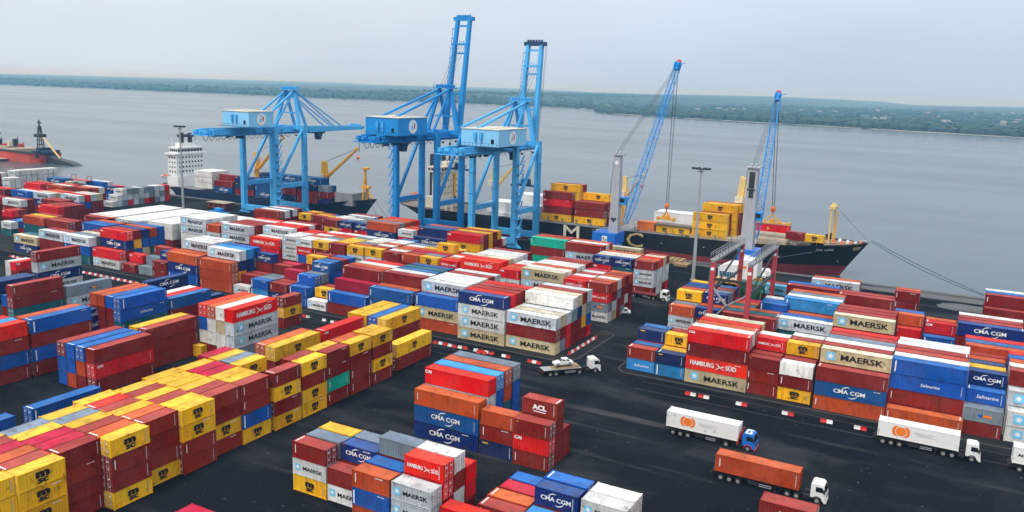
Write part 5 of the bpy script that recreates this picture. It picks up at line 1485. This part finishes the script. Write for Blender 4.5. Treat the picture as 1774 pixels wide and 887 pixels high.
mb_ = text_mb('ANL  ESINA', .75, .03, shear=.2); mb_.v = [(v[0] + 80.5, side_y(v[0] + 80.5, 7.9) - .16, v[2] + 7.9) for v in mb_.v]; mb_.build('ship_name', [M['white_mark']], root)
b = MB()
for (x_, z_) in ((76, 6.5), (60, 7), (50, 5.2), (66, 4.4), (84.5, 3.4), (40, 5), (24, 4.6)): yy = side_y(x_, z_); b.add([(x_ - .18, yy - .2, z_ - .18), (x_ + .18, yy - .2, z_ - .18), (x_ + .18, yy - .2, z_ + .18), (x_ - .18, yy - .2, z_ + .18)], [(0, 1, 2, 3)])
b.build('load_marks', [M['white_mark']], root)
b = MB(); b.add([(89.0, side_y(89.0, 9.0) - .12, 9.0), (91.6, side_y(91.6, 9.2) - .12, 9.2), (90.9, side_y(90.9, 8.0) - .12, 8.0), (89.2, side_y(89.2, 7.8) - .12, 7.8)], [(0, 1, 2, 3)]); b.build('anchor_pocket', [M['hatch_tan']], root)

for (x_, y_) in ((-92, -6), (-95, 4), (-74, -12.6), (-71, -12.8), (-68, -12.4), (-62, -12.8), (36, -13.2), (46, -13.0), (57, -12.2), (70, -9.6)):
    b = MB(); hq = rr.uniform(.8, 2.2); b.box((x_, y_, 7.2), (x_ + rr.uniform(.8, 2), y_ + 1.0, 7.4 + hq)); b.tube((x_ + .4, y_ + .5, 7.4 + hq), (x_ + .4, y_ + .5, 8.4 + hq), .12, 6); b.build('deck_vent', [M['cream_paint'] if hq > 1.4 else M['orange_paint'] if hq > 1.1 else M['deck_grey']], root)
b = MB(); b.tube((-80, 0, 35), (-55, 0, 26), .06, 5); b.build('mast_stay', [M['wire']], root)
b = MB(); b.tube((81, 0, 23), (94, 0, 10.6), .06, 5); b.build('mast_stay', [M['wire']], root)
# ---- the blue ship
root = empty('blue_container_ship', (-305, 306.6, 0), label='dark blue container ship with white stern superstructure and yellow deck cranes', cat='ship')
O2 = -305
st = [(-374, -366, 8.5, 4, 4.4), (-366, -362, 10.6, 8.5, 4.0), (-350, -350, 11.2, 11.2, 3.6), (-290, -290, 11.2, 11.2, 3.0), (-268, -269, 10.6, 9.5, 3.2), (-258, -261, 9.2, 6.6, 4.6), (-252, -257, 7.6, 4.2, 5.6), (-245, -252, 4.4, 1.6, 6.4), (-240, -248, 1.6, .4, 6.9), (-237.8, -247, .2, .1, 7.2)]
hb, rows2 = loft([(x - O2, xb - O2, a, c, z) for x, xb, a, c, z in st], 0, .6)
hb.build('hull', [M['hull_blue'], M['boot_red']], root)
deck(rows2).build('deck', [M['deck_grey']], root)
b = MB(); b.box((-62, -10.6, 3.4), (-54, 8.4, 9)); b.box((-61.6, -10.2, 9), (-55, 7.6, 20.2)); b.box((-62.6, -11.4, 20.2), (-54.2, 9.4, 21.0)); b.box((-61.4, -9, 21.0), (-55.2, 7, 23.4)); b.box((-61.8, -9.4, 23.4), (-54.8, 7.4, 24.0)); b.box((-60.6, -6, 24), (-56.6, 4, 26.0)); ac = b.build('superstructure', [M['white_paint']], root)
windows_row(ac, -61.2, -55.4, -9.0, 21.7, 4, 1.1, 1.2)
for z in (11, 13.4, 15.8, 18.2): windows_row(ac, -61.2, -55.4, -10.2, z, 3, .8, .8)
for z in (11, 13.4, 15.8, 18.2): windows_row(ac, -9, 7, -55, z, 8, .9, .9, 'y')
windows_row(ac, -9, 7, -55.2, 21.7, 8, 1.7, 1.3, 'y')
b = MB(); b.box((-59.6, -4, 26), (-58, -2.4, 31.4)); b.box((-59.6, 1.4, 26), (-58, 3, 31)); b.box((-60, -5, 29), (-57.6, 4, 30.4)); b.build('funnel', [M['steel_dark']], root)
b = MB(); b.tube((-58.8, -3.2, 31), (-58.8, -3.2, 36), .25, 8); b.bar((-58.8, -4.6, 34), (-58.8, -1.8, 34), .25); b.ball((-58, 5.6, 26.2), .9, 8, 5); b.tube((-58, 5.6, 24), (-58, 5.6, 25.6), .25, 6); b.tube((-60.5, -8, 24), (-60.5, -8, 29), .12, 6); b.build('radar_mast', [M['white_paint']], root)
b = MB(); b.hexa([(-66.5, -9.8, 7.0), (-58.5, -9.8, 7.0), (-58.5, -8, 7.0), (-66.5, -8, 7.0)], [(-68, -10.6, 8.6), (-57.5, -10.6, 8.6), (-57.5, -7.6, 8.6), (-68, -7.6, 8.6)]); b.build('lifeboat', [M['white_paint']], root)
b = MB(); b.box((-66, -10.2, 8.6), (-60, -8.2, 9.4)); b.ball((-61, -9.2, 9.6), .9, 8, 5); b.build('rescue_boat', [M['orange_paint']], root)
ship_crane(root, -10.6, 2, 3, 23.4, (13.5, -4, 32.6), 'yellow_paint', 2.8, False)
ship_crane(root, 34.2, 2, 3, 22.0, (58.6, -3, 30.2), 'yellow_paint', 2.8, True)
b = MB()
for s in (-1, 1): b.bar((60.2, s * 1.6, 6.2), (60.4, s * .5, 16.5), .6)
b.bar((60.4, 0, 15), (60.4, 0, 21), .9); b.box((59.4, -1, 20.4), (62.4, 1, 21.4)); b.bar((61.2, 0, 12), (64.5, 0, 7), .6); b.box((58.6, -1.2, 11.6), (63, 1.2, 12.6)); b.build('foremast', [M['yellow_paint']], root)
b = MB(); b.box((47.5, -6.4, 3.6), (58, 5.8, 9.4)); b.build('forward_house', [M['deck_grey']], root)
b = MB(); b.box((43, -8, 3.4), (47, 6, 4.6)); b.build('hatch_cover', [M['boot_red']], root)
mb_ = text_mb('7', 1.8, .05); mb_.v = [(v[0] - 60.6, -10.95, v[2] + 2.4) for v in mb_.v]; mb_.build('hull_number', [M['white_mark']], root)

# ---- the red dredger far left
root = empty('dredger', (-600, 360, 0), label='rusty red dredging vessel with lattice tower and long boom, far left', cat='ship')
st = [(-60, -60, 11, 11, 5.2), (12, 12, 11, 11, 4.8), (25, 25, 10.5, 10.5, 4.8), (31, 29, 9, 8, 4.6), (34, 32, 8, 7, 4.4)]
hb, rows3 = loft(st, 0, 0); hb.build('hull', [M['hull_red'], M['boot_red']], root)
deck(rows3, -.1).build('deck', [M['deck_brown']], root)
b = MB(); b.box((-60, -11.4, 4.4), (33, -11.1, 5.8)); b.build('rubbing_strake', [M['steel_dark']], root)
b = MB(); b.box((-58, -9.6, 4.8), (8, 8, 6.4)); b.box((-50, -8, 6.4), (-6, 6, 7.6)); b.build('deckhouse', [M['hatch_tan']], root)
for k in range(9):
    b = MB(); x_ = -46 + k * 6.5; hq = 1.5 + (k * 7 % 5); b.box((x_, -6, 7.6), (x_ + 2.2, -3, 7.6 + hq)); b.tube((x_ + 3.4, -4, 7), (x_ + 3.4, -4, 9 + hq), .3, 8); b.build('deck_machinery', [M['cream_paint'] if k % 3 == 0 else M['steel_dark'] if k % 3 == 1 else M['hull_red']], root)
b = MB(); b.box((-30, -4, 7.6), (-26.5, 0, 15.5)); b.box((-31, -4.6, 15.2), (-24.6, .6, 16.2)); b.build('gallows', [M['steel_dark']], root)
b = MB()
for sx in (-1, 1):
    for sy in (-1, 1): b.bar((23 + sx * 1.4, sy * 2, 4.6), (23 + sx * .5, sy * .7, 23), .5)
for z in (7, 10, 13, 16): b.box((21.2, -1.9, z), (24.8, 1.9, z + .5))
b.box((19.8, -2.6, 15.4), (26.4, 2.6, 17.6)); b.tube((23, 0, 20), (23, 0, 27.5), .5, 8); b.box((22, -1, 25), (24.4, 1, 25.8)); b.build('spud_tower', [M['steel_dark']], root)
b = MB(); b.prism([(30, 4.2), (31, -2.6), (44, -1.6), (58, -1.9), (65, -1.7), (55, .4), (44, 1.2), (36, 3.0)], 'y', -3, 3); b.build('cutter_ladder', [M['steel_dark']], root)
b = MB(); b.bar((25, 0, 16), (44, 0, 1.8), .8); b.build('stay_beam', [M['cream_yellow']], root)
b = MB(); b.box((26, -9, 2.0), (33, 7.5, 6.6)); b.box((27, -6, 6.6), (31, 4, 8.4)); b.tube((33.5, -7.6, 5), (33.5, 4, 5), 1.6, 14); b.build('pump_house', [M['hull_blue']], root)
root = empty('pontoon', (-640, 345, 0), label='pale flat pontoon floating beside the red dredger hull', cat='pontoon')
b = MB(); b.hexa([(-20, -4, -2.6), (38, -4, -2.6), (38, 4, -2.6), (-20, 4, -2.6)], [(-22, -4.6, -.6), (42, -4.6, -.6), (42, 4.6, -.6), (-22, 4.6, -.6)]); b.build('float', [M['hatch_tan']], root)

# ---- mooring lines
def line(p, q, sag, label, r_=.11):
    b = MB(); n = 14; p = Vector(p); q = Vector(q)
    pt = [p + (q - p) * (i / n) + Vector((0, 0, -4 * sag * (i / n) * (1 - i / n))) for i in range(n + 1)]
    for i in range(n): b.tube(tuple(pt[i]), tuple(pt[i + 1]), r_, 6)
    c = pt[n]
    b.v = [(v[0] - c.x, v[1] - c.y, v[2] - c.z) for v in b.v]
    props(b.build('mooring_line', [M['rope_line']], None, tuple(c)), label, 'rope', 'mooring lines of the ships')
line((-25.4, 309, 11.8), (12.5, 289.8, .7), .8, 'upper mooring line from the black bow to the right quay')
line((-25.6, 308, 11.5), (11.8, 289.8, .7), 1.4, 'lower mooring line from the black bow to the right quay')
line((-29, 305.5, 11), (-70, 289.9, .7), .6, 'mooring line running back along the black hull from its bow')
line((-238, 306, 6.8), (-214, 290, .7), 2.2, 'slack mooring line from the blue bow to the quay')
line((-240, 305, 6.5), (-222, 290, .7), 1.8, 'shorter mooring line beside the slack one at the blue bow')
for (x_, lb) in ((12.2, 'dark bollard on the quay where the black bow lines end'), (-70, 'dark bollard on the quay below the broad grey tower'), (-214, 'dark bollard on the quay by the middle crane')):
    b = MB(); b.tube((0, 0, 0), (0, 0, .55), .32, 12, 0, .26); b.tube((0, 0, .5), (0, 0, .75), .5, 12, 0, .42)
    props(b.build('bollard', [M['steel_dark']], None, (x_, 290.1, .12)), lb, 'bollard', 'quay bollards')
# ================================================================ LORRIES, TRAILERS, CAR
def wheel(parent, x, y, r=.52, w_=.34, name='wheel'):
    b = MB(); s = 1 if y > 0 else -1
    b.tube((x, y - s * w_, r), (x, y, r), r, 18)
    t = b.build(name, [M['tyre']], parent)
    b = MB(); b.tube((x, y - s * .02, r), (x, y + s * .025, r), r * .56, 14); b.tube((x, y + s * .02, r), (x, y + s * .05, r), r * .2, 10)
    b.build('rim', [M['rim']], t)
    return t
def semi_trailer(x, y, rz, L_, axles, label, deck_paint='chassis', flat_deck=False):
    root = empty('semi_trailer', (x, y, 0), rz, label=label, cat='trailer', group='container trailers')
    b = MB()
    for s in (-1, 1): b.box((0, s * .55 - .09, .95), (L_ - 1.2, s * .55 + .09, 1.30)); b.box((L_ - 1.2, s * .55 - .09, 1.12), (L_, s * .55 + .09, 1.30))
    for k in range(7): b.box((.05 + k * (L_ - .5) / 6, -1.2, 1.18), (.3 + k * (L_ - .5) / 6, 1.2, 1.38))
    b.build('frame', [M['chassis']], root)
    if flat_deck: b = MB(); b.box((0, -1.25, 1.385), (L_, 1.25, 1.52)); b.build('deck_plate', [M[deck_paint]], root)
    for k in range(axles):
        for s in (-1, 1): wheel(root, 1.5 + k * 1.35, s * 1.25)
        b = MB(); b.box((1.5 + k * 1.35 - .08, -1.0, .44), (1.5 + k * 1.35 + .08, 1.0, .6)); b.build('axle', [M['chassis']], root)
    for s in (-1, 1):
        b = MB(); b.box((L_ - 3.4, s * .9 - .08, .25), (L_ - 3.22, s * .9 + .08, 1.2)); b.box((L_ - 3.5, s * .9 - .15, .18), (L_ - 3.1, s * .9 + .15, .25)); b.build('landing_leg', [M['chassis']], root)
    b = MB(); b.box((-.12, -1.22, .75), (-.02, 1.22, 1.05)); bp_ = b.build('rear_bumper', [M['chassis']], root)
    for s in (-1, 1): b = MB(); b.box((-.16, s * .95 - .2, .82), (-.122, s * .95 + .2, .97)); b.build('tail_light', [M['barrier_red']], bp_)
    b = MB(); b.box((5.6, -1.15, .55), (7.2, -.75, 1.1)); b.build('tool_box', [M['chassis']], root)
    for s in (-1, 1):
        b = MB()
        for zz in (.55, .85): b.box((6.2 if s > 0 else 7.4, s * 1.2 - .03, zz), (L_ - 3.8, s * 1.2 + .03, zz + .12))
        b.build('side_guard', [M['galv']], root)
        for k in range(axles): b = MB(); xx = 1.5 + k * 1.35; b.prism([(xx - .62, .9), (xx - .4, 1.14), (xx + .4, 1.14), (xx + .62, .9), (xx + .58, .9), (xx + .38, 1.1), (xx - .38, 1.1), (xx - .58, .9)], 'y', min(s * .9, s * 1.26), max(s * .9, s * 1.26)); b.build('mudguard', [M['chassis']], root)
    return root
def tractor(x, y, rz, paint, label, rear_axles=2, trim=None, headboard=None):
    """x,y: middle of the front bumper"""
    root = empty('lorry_tractor', (x, y, 0), rz, label=label, cat='lorry', group='lorry tractor units')
    b = MB()
    for s in (-1, 1): b.box((-6.6, s * .45 - .06, .72), (-.3, s * .45 + .06, .98))
    b.box((-6.6, -.9, .62), (-6.4, .9, .95)); b.box((-5.6, -.55, .98), (-4.0, .55, 1.12)); b.box((-3.3, -1.15, .5), (-2.4, -.6, 1.05)); b.box((-3.3, .6, .5), (-2.4, 1.15, 1.05)); b.build('chassis', [M['chassis']], root)
    b = MB(); b.prism([(-2.25, .95), (-2.25, 2.95), (-2.0, 3.15), (-.75, 3.15), (-.42, 2.9), (-.12, 1.9), (-.03, 1.5), (-.03, .55), (-.55, .55), (-.62, .95)], 'y', -1.22, 1.22)
    cab = b.build('cab', [M[paint]], root)
    b = MB(); b.add([(-.395, -1.05, 2.86), (-.395, 1.05, 2.86), (-.10, 1.1, 1.92), (-.10, -1.1, 1.92)], [(0, 1, 2, 3)]); b.build('windscreen', [M['glass']], cab)
    for s in (-1, 1):
        b = MB(); b.add([(-1.55, s * 1.228, 2.72), (-.58, s * 1.228, 2.72), (-.34, s * 1.228, 1.92), (-1.55, s * 1.228, 1.92)], [(0, 1, 2, 3)]); b.build('side_window', [M['glass']], cab)
        b = MB(); b.box((-.035, s * .85 - .22, .72), (.02, s * .85 + .22, .95)); b.build('headlight', [M['lamp_lens']], cab)
        b = MB(); b.box((-.42, s * 1.25 - .04, 1.9), (-.2, s * 1.25 + .22 * s, 2.6)); b.build('mirror', [M['steel_dark']], cab)
        b = MB(); n = 8
        pts = [(-1.25 + .74 * math.cos(math.pi * i / n), .52 + .74 * math.sin(math.pi * i / n)) for i in range(n + 1)] + [(-1.25 - .6, .52), (-1.25 - .5, .75)] 
        pts = [(-1.25 + .74 * math.cos(math.pi * i / n), .52 + .74 * math.sin(math.pi * i / n)) for i in range(n + 1)] + [(-1.25 + .60 * math.cos(math.pi * i / n), .52 + .60 * math.sin(math.pi * i / n)) for i in range(n, -1, -1)]
        k = len(pts) // 2
        for i in range(n): 
            q = [pts[i], pts[i + 1], pts[2 * n + 1 - i - 1], pts[2 * n + 1 - i]]
            b.prism(q, 'y', min(s * 1.0, s * 1.27), max(s * 1.0, s * 1.27))
        b.build('mudguard', [M[trim or 'chassis']], cab)
    b = MB(); b.box((-.3, -1.2, .32), (.06, 1.2, .62)); b.build('bumper', [M[trim or paint]], cab)
    b = MB(); b.box((-.05, -.8, 1.0), (-.02, .8, 1.5)); b.build('grille', [M['steel_dark']], cab)
    if trim: 
        b = MB(); b.box((-1.9, -1.0, 3.155), (-.8, 1.0, 3.20)); b.box((-1.6, -.7, 3.2), (-1.2, .4, 3.23), 1); b.box((-1.0, -.3, 3.2), (-.85, .7, 3.23), 1); b.build('roof_panel', [M['white_paint'], M['cab_blue']], cab)
    if headboard: b = MB(); b.bar((-3.1, -1.1, .9), (-2.55, -1.1, 3.3), .22, .5); b.bar((-3.1, 1.1, .9), (-2.55, 1.1, 3.3), .22, .5); b.build('side_fairing', [M[headboard]], root)
    for k in range(rear_axles):
        for s in (-1, 1): wheel(root, -5.55 + k * 1.35 - (.0 if rear_axles > 1 else -.6), s * 1.25)
    for s in (-1, 1): wheel(root, -1.25, s * 1.22)
    b = MB(); b.tube((-2.5, .9, 1.0), (-2.5, .9, 3.3), .09, 8); b.build('exhaust_pipe', [M['steel_dark']], root)
    return root
semi_trailer(-41.4, 137.3, 0, 12.9, 3, 'black trailer carrying the ringed white container behind the blue cab')
tractor(-25.5, 137.3, 0, 'cab_blue', 'blue lorry tractor with red trim pulling a ringed white container', 1, 'barrier_red', 'red_paint')
semi_trailer(-8.5, 153.9, 0, 13.1, 3, 'black trailer carrying the ringed white container beside the right kerb')
tractor(8.1, 153.9, 0, 'white_paint', 'white lorry tractor driving by the kerb on the right')
semi_trailer(-29.4, 124.2, 0, 13.1, 3, 'black trailer under the orange container in the foreground')
tractor(-12.2, 124.2, 0, 'white_paint', 'white lorry tractor pulling the orange container in the foreground')
semi_trailer(12.3, 153.9, 0, 13.0, 3, 'black trailer under the white lettered container at the right edge')
semi_trailer(-133.3, 76.8, math.pi / 2, 13.0, 2, 'black trailer under the blue container behind the yellow block')
semi_trailer(-133.1, 61.2, math.pi / 2, 13.0, 2, 'black trailer under the blue container at the left edge')
# car carrier turning at the junction
a = math.atan2(9.0, 8.1); ca, sa = math.cos(a), math.sin(a)
fx, fy = -64.6, 160.6
semi_trailer(fx - 13.2 * ca, fy - 13.2 * sa, a, 8.6, 2, 'grey flatbed trailer with a white car on it at the junction', 'galv', True)
tractor(fx, fy, a, 'white_paint', 'white lorry tractor of the car carrier at the junction', 1)
root = empty('white_car', (fx - 8.4 * ca, fy - 8.4 * sa, 1.98), a + math.pi, label='old white saloon car riding on the grey flatbed trailer', cat='car')
b = MB(); b.prism([(-2.1, .35), (-2.1, .85), (-1.2, .95), (1.0, .95), (2.1, .75), (2.15, .35)], 'y', -.82, .82); bd = b.build('body', [M['white_paint']], root)
b = MB(); b.hexa([(-1.5, -.76, .95), (.75, -.76, .95), (.75, .76, .95), (-1.5, .76, .95)], [(-1.05, -.62, 1.5), (.2, -.62, 1.5), (.2, .62, 1.5), (-1.05, .62, 1.5)]); b.build('cabin', [M['white_paint']], root)
for s in (-1, 1):
    for (x0, x1) in ((-1.15, -.45), (-.35, .4)):
        b = MB(); b.add([(x0, s * .745, 1.0), (x1 + .1, s * .745, 1.0), (x1 - .08, s * .65, 1.42), (x0 + .15, s * .65, 1.42)], [(0, 1, 2, 3)]); b.build('side_window', [M['glass']], root)
    b = MB(); b.box((2.14, s * .6 - .16, .55), (2.18, s * .6 + .16, .72)); b.build('headlight', [M['lamp_lens']], bd)
    for x_ in (-1.35, 1.4): wheel(root, x_, s * .84, .33, .2)
b = MB(); b.add([(.78, -.66, 1.0), (.78, .66, 1.0), (.3, .56, 1.44), (.3, -.56, 1.44)], [(0, 1, 2, 3)]); b.build('windscreen', [M['glass']], root)
root = empty('loading_ramp', (fx - 8.4 * ca, fy - 8.4 * sa, 1.52), a, label='tilted timber loading ramp under the white car on the flatbed', cat='ramp')
b = MB(); b.hexa([(-2.6, -.95, 0), (3.4, -.95, 0), (3.4, .95, 0), (-2.6, .95, 0)], [(-2.6, -.95, .1), (3.4, -.95, .42), (3.4, .95, .42), (-2.6, .95, .1)]); b.build('ramp_deck', [M['timber']], root)
# red flatbed lorry at the end of the berth road
semi_trailer(-84.4, 228.6, 0, 9.6, 2, 'empty rust-red flatbed trailer beside the third row stacks', 'boot_red', True)
tractor(-71.2, 228.6, 0, 'white_paint', 'white lorry tractor of the red flatbed by the third row stacks')
# small white pick-up by the second row
root = empty('white_pickup', (-77.6, 208.0, 0), .4, label='small white pick-up parked beside the rust-topped end stack', cat='car')
b = MB(); b.prism([(-2.3, .4), (-2.3, .95), (.2, .95), (.5, 1.65), (1.3, 1.65), (1.75, 1.0), (2.3, .9), (2.35, .4)], 'y', -.85, .85); b.build('body', [M['white_paint']], root)
for s in (-1, 1):
    b = MB(); b.add([(.45, s * .856, 1.05), (1.55, s * .856, 1.05), (1.25, s * .856, 1.55), (.6, s * .856, 1.55)], [(0, 1, 2, 3)]); b.build('side_window', [M['glass']], root)
    for x_ in (-1.4, 1.5): wheel(root, x_, s * .88, .36, .22)

# ================================================================ KERB BARRIERS, DUNNAGE, SMALL YARD THINGS
def barrier_mesh(mat):
    b = MB(); b.prism([(-.30, 0), (.30, 0), (.26, .16), (.12, .28), (.10, .58), (-.10, .58), (-.12, .28), (-.26, .16)], 'x', -.53, .53)
    b.box((-.4, -.1, .58), (-.25, .1, .63)); b.box((.25, -.1, .58), (.4, .1, .63))
    return b.mesh('road_barrier', [mat])
BM = {'r': barrier_mesh(M['barrier_red']), 'w': barrier_mesh(M['barrier_white'])}
def put_barrier(x, y, rz, ch, where):
    o = inst(BM[ch], 'road_barrier', None, (x, y, 0), rz)
    props(o, ('red' if ch == 'r' else 'white') + ' road barrier block ' + where, 'barrier', ('red' if ch == 'r' else 'white') + ' barrier blocks ' + where)
rb = random.Random(11)
def run(x0, x1, y, where, skip=.0, step=1.35):
    x = x0; k = 0
    while x < x1:
        if rb.random() >= skip: put_barrier(x, y + rb.uniform(-.12, .12), rb.uniform(-.05, .05), 'rw'[k % 2], where)
        x += step; k += 1
run(-272, -240, 156.6, 'in the line along the far left road', .05)
run(-234, -199, 155.6, 'in the line behind the pale grey pair', .08)
run(-145, -131, 156.6, 'in the line behind the yellow four-row stack', .15)
run(-104.5, -97.5, 157.0, 'on the road before the middle front block', .1)
for x_, q in ((-96.4, 'r'), (-93.6, 'w'), (-92.2, 'r'), (-90.8, 'w'), (-89.4, 'r')): put_barrier(x_, 157.3, rb.uniform(-.2, .2), q, 'in the cluster facing the three star-sign tiers')
put_barrier(-90.9, 156.6, .1, 'r', 'in the cluster facing the three star-sign tiers'); put_barrier(-92.4, 156.5, .1, 'r', 'in the cluster facing the three star-sign tiers')
for x_, q in ((-86.2, 'w'), (-85.1, 'r'), (-79.6, 'r'), (-78.5, 'w'), (-77.4, 'r')): put_barrier(x_, 157.3, rb.uniform(-.1, .1), q, 'near the corner of the middle front block')
for k in range(11): put_barrier(-74.6, 167.5 + k * 1.5, math.pi / 2 + rb.uniform(-.1, .1), 'rw'[k % 2], 'along the end of the middle front block')
for x_, q in ((-43.6, 'r'), (-42.5, 'w'), (-40.9, 'r'), (-39.8, 'w')): put_barrier(x_, 157.2, rb.uniform(-.05, .05), q, 'behind the ringed container on the blue lorry')
for x_, q in ((-33.4, 'w'), (-32.3, 'r'), (-24.6, 'w'), (-23.5, 'r')): put_barrier(x_, 157.3, rb.uniform(-.05, .05), q, 'midway along the right kerb')
for x_, q in ((-17.6, 'r'), (-16.5, 'w'), (-11.7, 'w'), (-10.6, 'r')): put_barrier(x_, 157.4, rb.uniform(-.05, .05), q, 'behind the kerbside lorry')
# timber dunnage on the quay
def timber_stack(x, y, lx, ly, n, label, rz=0):
    root = empty('timber_stack', (x, y, 0), rz, label=label, cat='timber', group='timber stacks')
    for k in range(n):
        b = MB(); z = .02 + k * .5
        m_ = 9 if k % 2 else 5
        for i in range(m_):
            if k % 2: b.box((0, i * ly / m_, z), (lx, (i + .88) * ly / m_, z + .46))
            else: b.box((i * lx / m_, 0, z), ((i + .75) * lx / m_, ly, z + .46))
        b.build('timber_layer', [M['timber']], root)
timber_stack(-93.2, 282.0, 9.5, 6.0, 3, 'low timber dunnage stack on the quay beside the black hull')
timber_stack(-86.0, 279.0, 5.0, 5.0, 2, 'smaller timber dunnage stack right of the low one')
timber_stack(-40.8, 247.0, 9.5, 5.5, 4, 'timber stack beside the star-sign container near the black bow')
root = empty('quay_shed', (-311, 273, 0), 0, label='low pale shed with flat roof on the quay before the blue ship', cat='shed')
b = MB(); b.box((0, 0, 0), (11, 5, 2.6)); sw_ = b.build('wall', [M['boot_red']], root)
b = MB(); b.box((-.6, -.6, 2.604), (11.6, 5.6, 2.9)); b.build('roof', [M['hatch_tan']], root)
for k in range(3): b = MB(); b.box((1.2 + k * 3.2, -.06, .9), (2.6 + k * 3.2, -.004, 1.9)); b.build('window', [M['glass']], sw_)
# loose spreader frame on the ground below the right quay crane
root = empty('spare_spreader', (-151.5, 262.5, 0), .1, label='blue spare spreader frame lying on the ground below the right crane', cat='spreader')
b = MB(); b.box((-6, -.6, .5), (6, .6, 1.1)); b.box((-2, -1, 1.1), (2, 1, 1.7)); b.build('main_beam', [M['boom_blue']], root)
for s in (-1, 1): b = MB(); b.box((s * 5.8 - .4, -1.25, 0), (s * 5.8 + .4, 1.25, 1.0)); b.build('end_beam', [M['boom_blue']], root)
root = empty('spare_spreader', (-292, 262, 0), .0, label='blue spare spreader frame lying on the ground below the left crane', cat='spreader')
b = MB(); b.box((-6, -.6, .5), (6, .6, 1.1)); b.box((-2, -1, 1.1), (2, 1, 2.7)); b.build('main_beam', [M['boom_blue']], root)
for s in (-1, 1): b = MB(); b.box((s * 5.8 - .4, -1.25, 0), (s * 5.8 + .4, 1.25, 1.0)); b.build('end_beam', [M['boom_blue']], root)
# rusty open flat rack lying on the far left stacks
root = empty('flat_rack', (-384.5, 254.0, 8.8), 0, label='rusty open flat rack frame lying on top of the far left stacks', cat='flat rack')
b = MB(); b.box((0, 0, 0), (12, 2.5, .4)); b.build('rack_floor', [M['hull_red']], root)
for x_ in (0, 11.8):
    b = MB(); b.box((x_, 0, .4), (x_ + .2, .25, 2.5)); b.box((x_, 2.25, .4), (x_ + .2, 2.5, 2.5)); b.box((x_, 0, 2.3), (x_ + .2, 2.5, 2.5)); b.build('end_frame', [M['hull_red']], root)
# dark oil drums / yellow machine by the blue bow
root = empty('yellow_forklift', (-243.5, 268.5, 0), .2, label='yellow machine standing on the quay in front of the blue bow', cat='forklift')
b = MB(); b.box((-1.8, -1.2, .6), (1.6, 1.2, 1.8)); b.box((-1.8, -1.1, 1.8), (-.4, 1.1, 2.4)); b.build('body', [M['yellow_paint']], root)
b = MB(); b.box((-.5, -1, 1.8), (.9, 1, 3.3)); b.build('cab', [M['glass']], root)
b = MB(); b.box((1.7, -.9, .2), (1.95, -.6, 4)); b.box((1.7, .6, .2), (1.95, .9, 4)); b.box((1.7, -.6, 3.7), (1.95, .6, 4)); b.build('lifting_mast', [M['steel_dark']], root)
for s in (-1, 1):
    for x_ in (-1.2, 1.0): wheel(root, x_, s * 1.3, .6, .4)

# ================================================================ HAZE over the estuary
g = MB(); g.box((-13500, -1200, -3.0), (13500, 13800, 97.0))
hz = g.build('haze', [bpy.data.materials.new('estuary_haze')])
props(hz, kind='stuff', label='pale haze hanging over the water and far shore', cat='haze')
hm = hz.data.materials[0]; hm.use_nodes = True
hn = hm.node_tree; hn.nodes.clear()
ho = hn.nodes.new('ShaderNodeOutputMaterial'); hv = hn.nodes.new('ShaderNodeVolumePrincipled')
hv.inputs['Color'].default_value = (0.25, 0.62, 1.0, 1)
hv.inputs['Density'].default_value = 0.00016
hv.inputs['Absorption Color'].default_value = (1, 1, 1, 1)
hv.inputs['Anisotropy'].default_value = 0.3
hn.links.new(hv.outputs[0], ho.inputs['Volume'])
hz.display_type = 'WIRE'
hm.cycles.homogeneous_volume = True if hasattr(hm, 'cycles') and hasattr(hm.cycles, 'homogeneous_volume') else True
